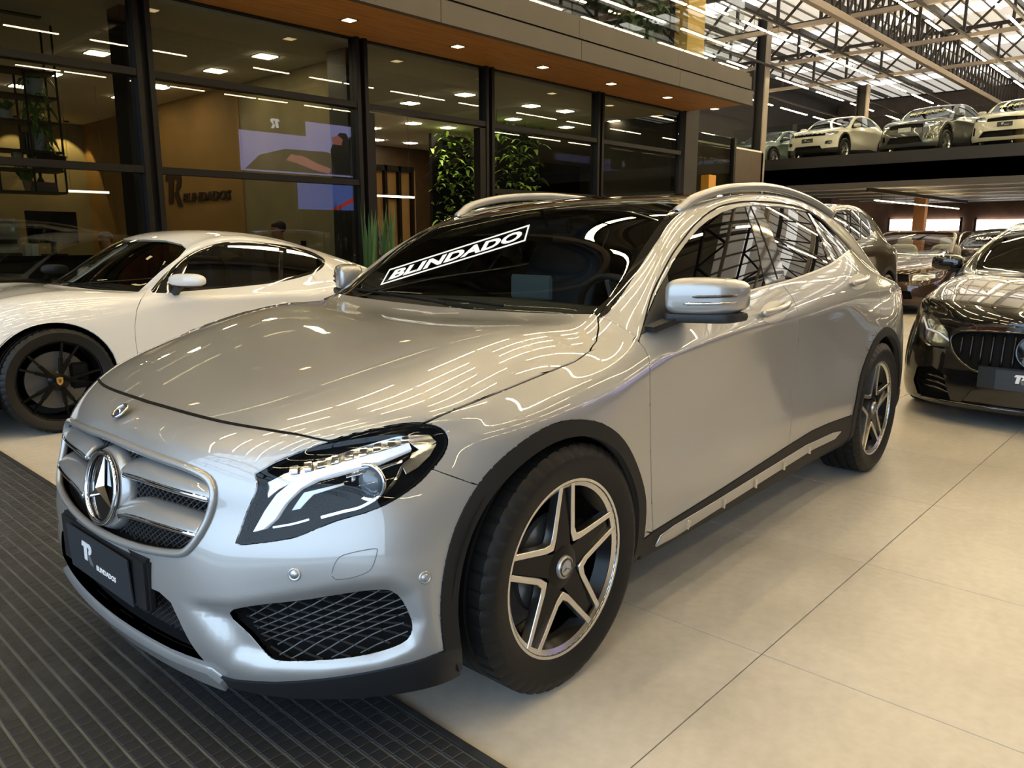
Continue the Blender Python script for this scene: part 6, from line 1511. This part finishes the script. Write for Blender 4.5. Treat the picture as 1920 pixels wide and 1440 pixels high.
# ------------------------------------------------------------------ white sports coupe parked along the office front
PO_LOC = (1.62, 6.30, 0.0); PO_M = np.diag([-1., -1., 1.]); PO_CAM = PO_M @ (CAM_C-np.array(PO_LOC))
def PPIX(V):
    d = (V-PO_CAM) @ PO_M @ CAM_R.T; return np.stack([960+CAM_F*d[:, 0]/d[:, 2], 720-CAM_F*d[:, 1]/d[:, 2]], 1)
def pray(u, v): return PO_M @ (np.array([(u-960)/CAM_F, (720-v)/CAM_F, 1.0]) @ CAM_R)
def _pl(x, d=(0,)*6, w=((.69, .882), (.56, .890), (.43, .890), (.31, .885), (.22, .872), (.15, .81))): return [(x, y+e, z) for (z, y), e in zip(w, d)]
_bl = (.02, .03, .03, .03, .02, .02)
PO_G = [
 [(.90, 0, .56), (.88, .25, .57), (.80, .48, .59), (.72, .58, .62), (.62, .68, .62), (.55, .74, .60), (.48, .79, .57), (.48, .82, .50), (.48, .84, .42), (.48, .85, .35), (.47, .85, .28), (.46, .84, .22), (.45, .80, .15)],
 [(.70, 0, .68), (.68, .28, .69), (.60, .50, .73), (.52, .60, .765), (.45, .68, .765), (.41, .745, .735), (.39, .80, .67), (.385, .835, .58), (.385, .85, .48), (.385, .86, .38), (.38, .86, .30), (.375, .855, .22), (.37, .80, .15)],
 [(.40, 0, .785), (.39, .28, .78), (.34, .50, .805), (.28, .60, .842), (.25, .68, .85), (.23, .76, .825), (.22, .83, .755), (.22, .868, .65), (.22, .882, .54), (.22, .885, .42), (.22, .88, .31), (.22, .87, .22), (.22, .80, .15)],
 [(.10, 0, .848), (.09, .28, .843), (.06, .50, .852), (.03, .60, .880), (.02, .68, .886), (.01, .77, .862), (0, .845, .795), (0, .883, .69), (0, .897, .56), (0, .897, .43), (0, .892, .31), (0, .88, .22), (0, .82, .15)],
 [(-.17, 0, .888), (-.18, .28, .884), (-.24, .50, .885), (-.28, .62, .890), (-.29, .69, .888), (-.29, .78, .866), (-.29, .85, .80)]+_pl(-.29),
 [(-.31, 0, .905), (-.35, .28, .902), (-.46, .54, .890), (-.58, .70, .874), (-.60, .77, .870), (-.60, .82, .852), (-.58, .865, .795)]+_pl(-.58),
 [(-.58, 0, 1.075), (-.61, .25, 1.07), (-.69, .46, 1.048), (-.80, .635, 1.018), (-.82, .715, .995), (-.85, .825, .872), (-.85, .875, .795)]+_pl(-.85),
 [(-.85, 0, 1.222), (-.87, .22, 1.218), (-.93, .41, 1.198), (-1.01, .56, 1.163), (-1.03, .665, 1.118), (-1.10, .825, .882), (-1.10, .882, .795)]+_pl(-1.1),
 [(-1.12, 0, 1.285), (-1.13, .20, 1.281), (-1.17, .38, 1.266), (-1.26, .53, 1.235), (-1.32, .63, 1.195), (-1.35, .82, .892), (-1.35, .887, .795)]+_pl(-1.35),
 [(-1.45, 0, 1.294), (-1.45, .20, 1.29), (-1.48, .38, 1.273), (-1.53, .53, 1.24), (-1.60, .63, 1.19), (-1.62, .805, .912), (-1.62, .895, .80)]+_pl(-1.62),
 [(-1.80, 0, 1.262), (-1.80, .20, 1.257), (-1.82, .37, 1.24), (-1.85, .53, 1.20), (-1.90, .648, 1.142), (-1.88, .778, .945), (-1.90, .908, .80)]+_pl(-1.9, _bl),
 [(-2.12, 0, 1.19), (-2.12, .20, 1.185), (-2.12, .37, 1.17), (-2.13, .53, 1.125), (-2.12, .68, 1.05), (-2.12, .745, .985), (-2.17, .915, .81)]+_pl(-2.17, _bl),
 [(-2.45, 0, 1.095), (-2.45, .20, 1.09), (-2.45, .38, 1.072), (-2.46, .55, 1.02), (-2.46, .70, .945), (-2.46, .80, .90), (-2.46, .912, .80)]+_pl(-2.46, _bl),
 [(-2.80, 0, .98), (-2.80, .20, .975), (-2.80, .40, .96), (-2.80, .56, .92), (-2.80, .68, .88), (-2.80, .77, .84), (-2.80, .865, .77)]+_pl(-2.8, (-.01,)*6),
 [(-3.10, 0, .87), (-3.10, .20, .868), (-3.09, .40, .86), (-3.08, .56, .84), (-3.08, .66, .81), (-3.06, .74, .78), (-3.05, .80, .73)]+_pl(-3.03, (-.07,)*6),
 [(-3.28, 0, .80), (-3.27, .20, .80), (-3.24, .40, .79), (-3.20, .55, .77), (-3.17, .64, .75), (-3.15, .70, .72), (-3.12, .75, .69)]+_pl(-3.12, (-.12, -.12, -.12, -.12, -.12, -.10)),
]
PO_F = [[(.90*f, 0, z), (.885*f, .25, z), (.82*f, .48, z), (.74*f, .58, z), (.65*f, .68, z), (.57*f, .76, z)] for z, f in ((.50, 1.03), (.42, 1.04), (.35, 1.04), (.28, 1.03), (.22, 1.02), (.15, .98))]
PO_B = [[(-3.34+.005*k, 0, z), (-3.33+.005*k, .20, z), (-3.31+.005*k, .40, z), (-3.27+.005*k, .55, z), (-3.23+.005*k, .64, z), (-3.19+.005*k, .70, z)] for k, z in enumerate((.69, .56, .43, .31, .22, .16))]
pP, pQ, _ = cage_from(PO_G, PO_F, PO_B); PS = smooth_cage(pP, pQ, (), level=3); PS0 = PS.clone()
PSC = Caster(Surf(np.vstack([PS.V, PS.V*[1, -1, 1]]), np.vstack([PS.T, PS.T[:, ::-1]+len(PS.V)]), np.vstack([PS.N, PS.N*[1, -1, 1]])))
po = empty('white_coupe', PO_LOC, PI); tag(po, 'white sports coupe with black wheels parked in front of the office glass', 'car')
pface = lambda s: (((s.V-PO_CAM)*s.N).sum(1) < .02)
pcut = lambda poly, closed=True: PS.cut(poly, PPIX, pface, closed)
pw_wind = [(60, 532), (90, 532), (120, 536), (180, 543), (259, 547)]+[(300, 509), (335, 482), (349, 466), (340, 457), (310, 450), (270, 448), (244, 449), (200, 449), (120, 480)]
pw_dlo = spline([(285, 546), (320, 508), (356, 479), (395, 463), (431, 456), (487, 457.5), (530, 462), (570, 470), (598, 482), (607, 493), (592, 508), (560, 518), (525, 526), (470, 533), (394, 540), (330, 545)], 3, True).tolist()
L_pseam = [(274, 546), (264, 562), (257, 580), (253, 610), (254, 635), (258, 662), (262, 690)]
L_pdoor = [(274, 546), (288, 536), (320, 503), (356, 474), (395, 458), (431, 451), (487, 452), (530, 457), (560, 463)]
pcut(pw_wind); pcut(pw_dlo); pcut(L_pseam, False)
PCF, PCR = (.02, .335), (-2.475, .335)
for c in (PCF, PCR): PS.cut(ARC(c, .375, -.4, PI+.4), SIDE, lambda s: s.V[:, 1] > .5, False)
pC = PS.centers(); pX = PPIX(pC); pf = ((pC-PO_CAM)*PS.N[PS.T].mean(1)).sum(1) < .05; pc = np.full(len(PS.T), 'body', dtype=object)
pc[in_poly(pX, pw_wind) & (pC[:, 0] < -.25) & (pC[:, 0] > -1.25) & (pC[:, 2] > .86) & (pC[:, 1] < .8)] = 'wind'
pdoor = L_pdoor+[(620, 500), (650, 560), (640, 800), (262, 800)]+L_pseam[::-1]
pc[in_poly(pX, pdoor) & pf & (pC[:, 1] > .5) & (pC[:, 0] > -1.95) & (pC[:, 0] < -.3)] = 'door'
pc[in_poly(pX, pw_dlo) & pf & (pC[:, 1] > .4) & (pC[:, 0] < -.4)] = 'glass'
for c in (PCF, PCR): pc[in_poly(pC[:, [0, 2]], ARC(c, .375, -.35, PI+.35)+[(c[0]-.375, 0), (c[0]+.375, 0)]) & (pC[:, 1] > .5)] = 'hole'
pG = lambda k: PS.sub(pc == k)
panel('body_shell', pG('body'), M_WHITE, po, both=True, depth=.02)
panel('windscreen', pG('wind'), M_GLASS, po, both=True, offset=-.004, depth=.004)
for s in (1, -1):
    panel('door', pG('door'), M_WHITE, po, side=s); panel('side_window', pG('glass'), glass_mat('coupe_glass', (.30, .32, .32), 1, 0, 1.52, .02) if s > 0 else bpy.data.materials['coupe_glass'], po, side=s, offset=-.005, depth=.004, calm=(0, 2, .3))
pin = np.isin(pc, ['body', 'door']); panel('inner_shell', PS.sub(pin), M_MATTK, po, both=True, offset=-.02, gap=0, depth=.001)
def ppt(u, v, off=0.0):
    h = PSC.ray(PO_CAM, pray(u, v)); return h[0]+h[1]*off
def pfeat(name, poly, mat, off, depth, parent=po):
    s_ = PS0.clone(); q = PPIX(s_.V); f = pface(s_); m = f[s_.T].all(1) & (q[s_.T] > np.array(poly).min(0)-30).all(2).any(1) & (q[s_.T] < np.array(poly).max(0)+30).all(2).any(1)
    s_ = s_.sub(m); s_.cut(poly, PPIX); s_ = s_.sub(in_poly(PPIX(s_.centers()), poly))
    return [panel(name, s_, mat, parent, gap=0, depth=depth, offset=off, side=sd) for sd in (1, -1)]
wl = np.array(pw_dlo); pfeat('window_trim', ribbon(np.vstack([wl, wl[:1]])[::2].tolist(), 5), M_GLOSSK, .001, .004)
pfeat('window_divider', [(524, 461), (531, 462), (530, 526), (523, 527)], M_GLOSSK, .001, .004)
pfeat('window_divider', [(285, 546), (330, 506), (352, 495), (330, 545)], M_GLOSSK, .0, .004)
for cx in (PCF[0], PCR[0]):
    for s in (1, -1): MB().lathe([(.385, .42*s), (.385, .865*s)], 28, 'y', (cx, 0, .335), a0=-.35, a1=PI+.35).box(cx-.36, cx+.36, min(.40*s, .42*s), max(.40*s, .42*s), .12, .70).build('wheel_well', M_MATTK, po)
MB().box(-3.1, .7, -.4, .4, .12, .16).box(-2.05, -.42, -.8, .8, .12, .16).build('underbody', M_MATTK, po)
# black wheels with gold crest
def rim_ten(w, rim, hw):
    f = hw*.86; rim_multi(w, rim, hw, 10, M_RIMK, .014, M_RIMK, .185)
    MB().prism([(-.019, .022), (0, .026), (.019, .022), (.019, -.006), (.010, -.022), (0, -.029), (-.010, -.022), (-.019, -.006)], lambda a, b, d: (a, f-.020+d, b), 0, .004).build('wheel_crest', pmat('crest_gold', (.62, .38, .08), .35, .8), w)
    MB().prism([(-.010, .010), (.0, .014), (.010, .010), (.008, -.006), (0, -.014), (-.008, -.006)], lambda a, b, d: (a, f-.0165+d, b), 0, .002).build('crest_shield', pmat('crest_dark', (.12, .05, .03), .4), w)
wpo = make_wheel(po, rim_ten, .335, .262, .245); wpo.location = (0, .775, .335)
for x, y, rz in ((-2.475, .79, 0), (0, -.775, PI), (-2.475, -.79, PI)):
    c = copy_tree(wpo, po); c.location = (x, y, .335); c.rotation_euler = (0, 0, rz)
# mirrors, handle, wipers, cabin
for s in (1, -1):
    b = superq((-.83, .965, .940), (.055, .118, .052), .75, 28, 14, lambda v: (v[0]-.06*v[1]/.118, v[1], v[2]*(1 if v[2] > 0 else .75)))
    if s < 0: b.xf(MIR)
    m = b.build('door_mirror', M_WHITE, po, smooth=True)
    b = superq((-.83, .955, .912), (.045, .10, .016), .7, 20, 6, lambda v: (v[0]-.06*v[1]/.118, v[1], v[2])).bar((-.80, .905, .905), (-.78, .865, .85), .05, .035)
    if s < 0: b.xf(MIR)
    b.build('mirror_foot', M_TRIM2, m, smooth=True, angle=50)
    A, B = ppt(503, 575, .008), ppt(534, 568, .008); MB().tube(spline([A*[1, s, 1], ((A+B)/2+[0, .02, 0])*[1, s, 1], B*[1, s, 1]], 5), .012, 8).build('door_handle', M_WHITE, po, smooth=True)
for a, b in (((100, 529), (160, 538)), ((150, 536), (215, 543))):
    A, B = ppt(*a, .015), ppt(*b, .015); MB().tube([A, B], .006, 6).build('wiper', M_MATTK, po, smooth=True)
MB().box(-.95, -.50, -.68, .68, .62, .86).build('dashboard', M_LEATHER2, po, bevel=.05)
for s in (.36, -.36):
    b = superq((-1.62, s, .72), (.10, .25, .36), .45).build('seat_back', M_LEATHER, po, smooth=True); superq((-1.68, s, 1.07), (.05, .12, .09), .5).build('headrest', M_LEATHER, b, smooth=True)
    superq((-1.57, s, 1.0), (.03, .06, .05), .8).build('seat_crest', pmat('red_leather', (.22, .02, .02), .5) if s > 0 else bpy.data.materials['red_leather'], b, smooth=True)
MB().tube([(-1.02+.07*math.sin(t_), .36+.175*math.cos(t_), .86+.165*math.sin(t_)) for t_ in np.linspace(0, 2*PI, 28, endpoint=False)], .014, 8, True).build('steering_wheel', M_LEATHER, po, smooth=True)
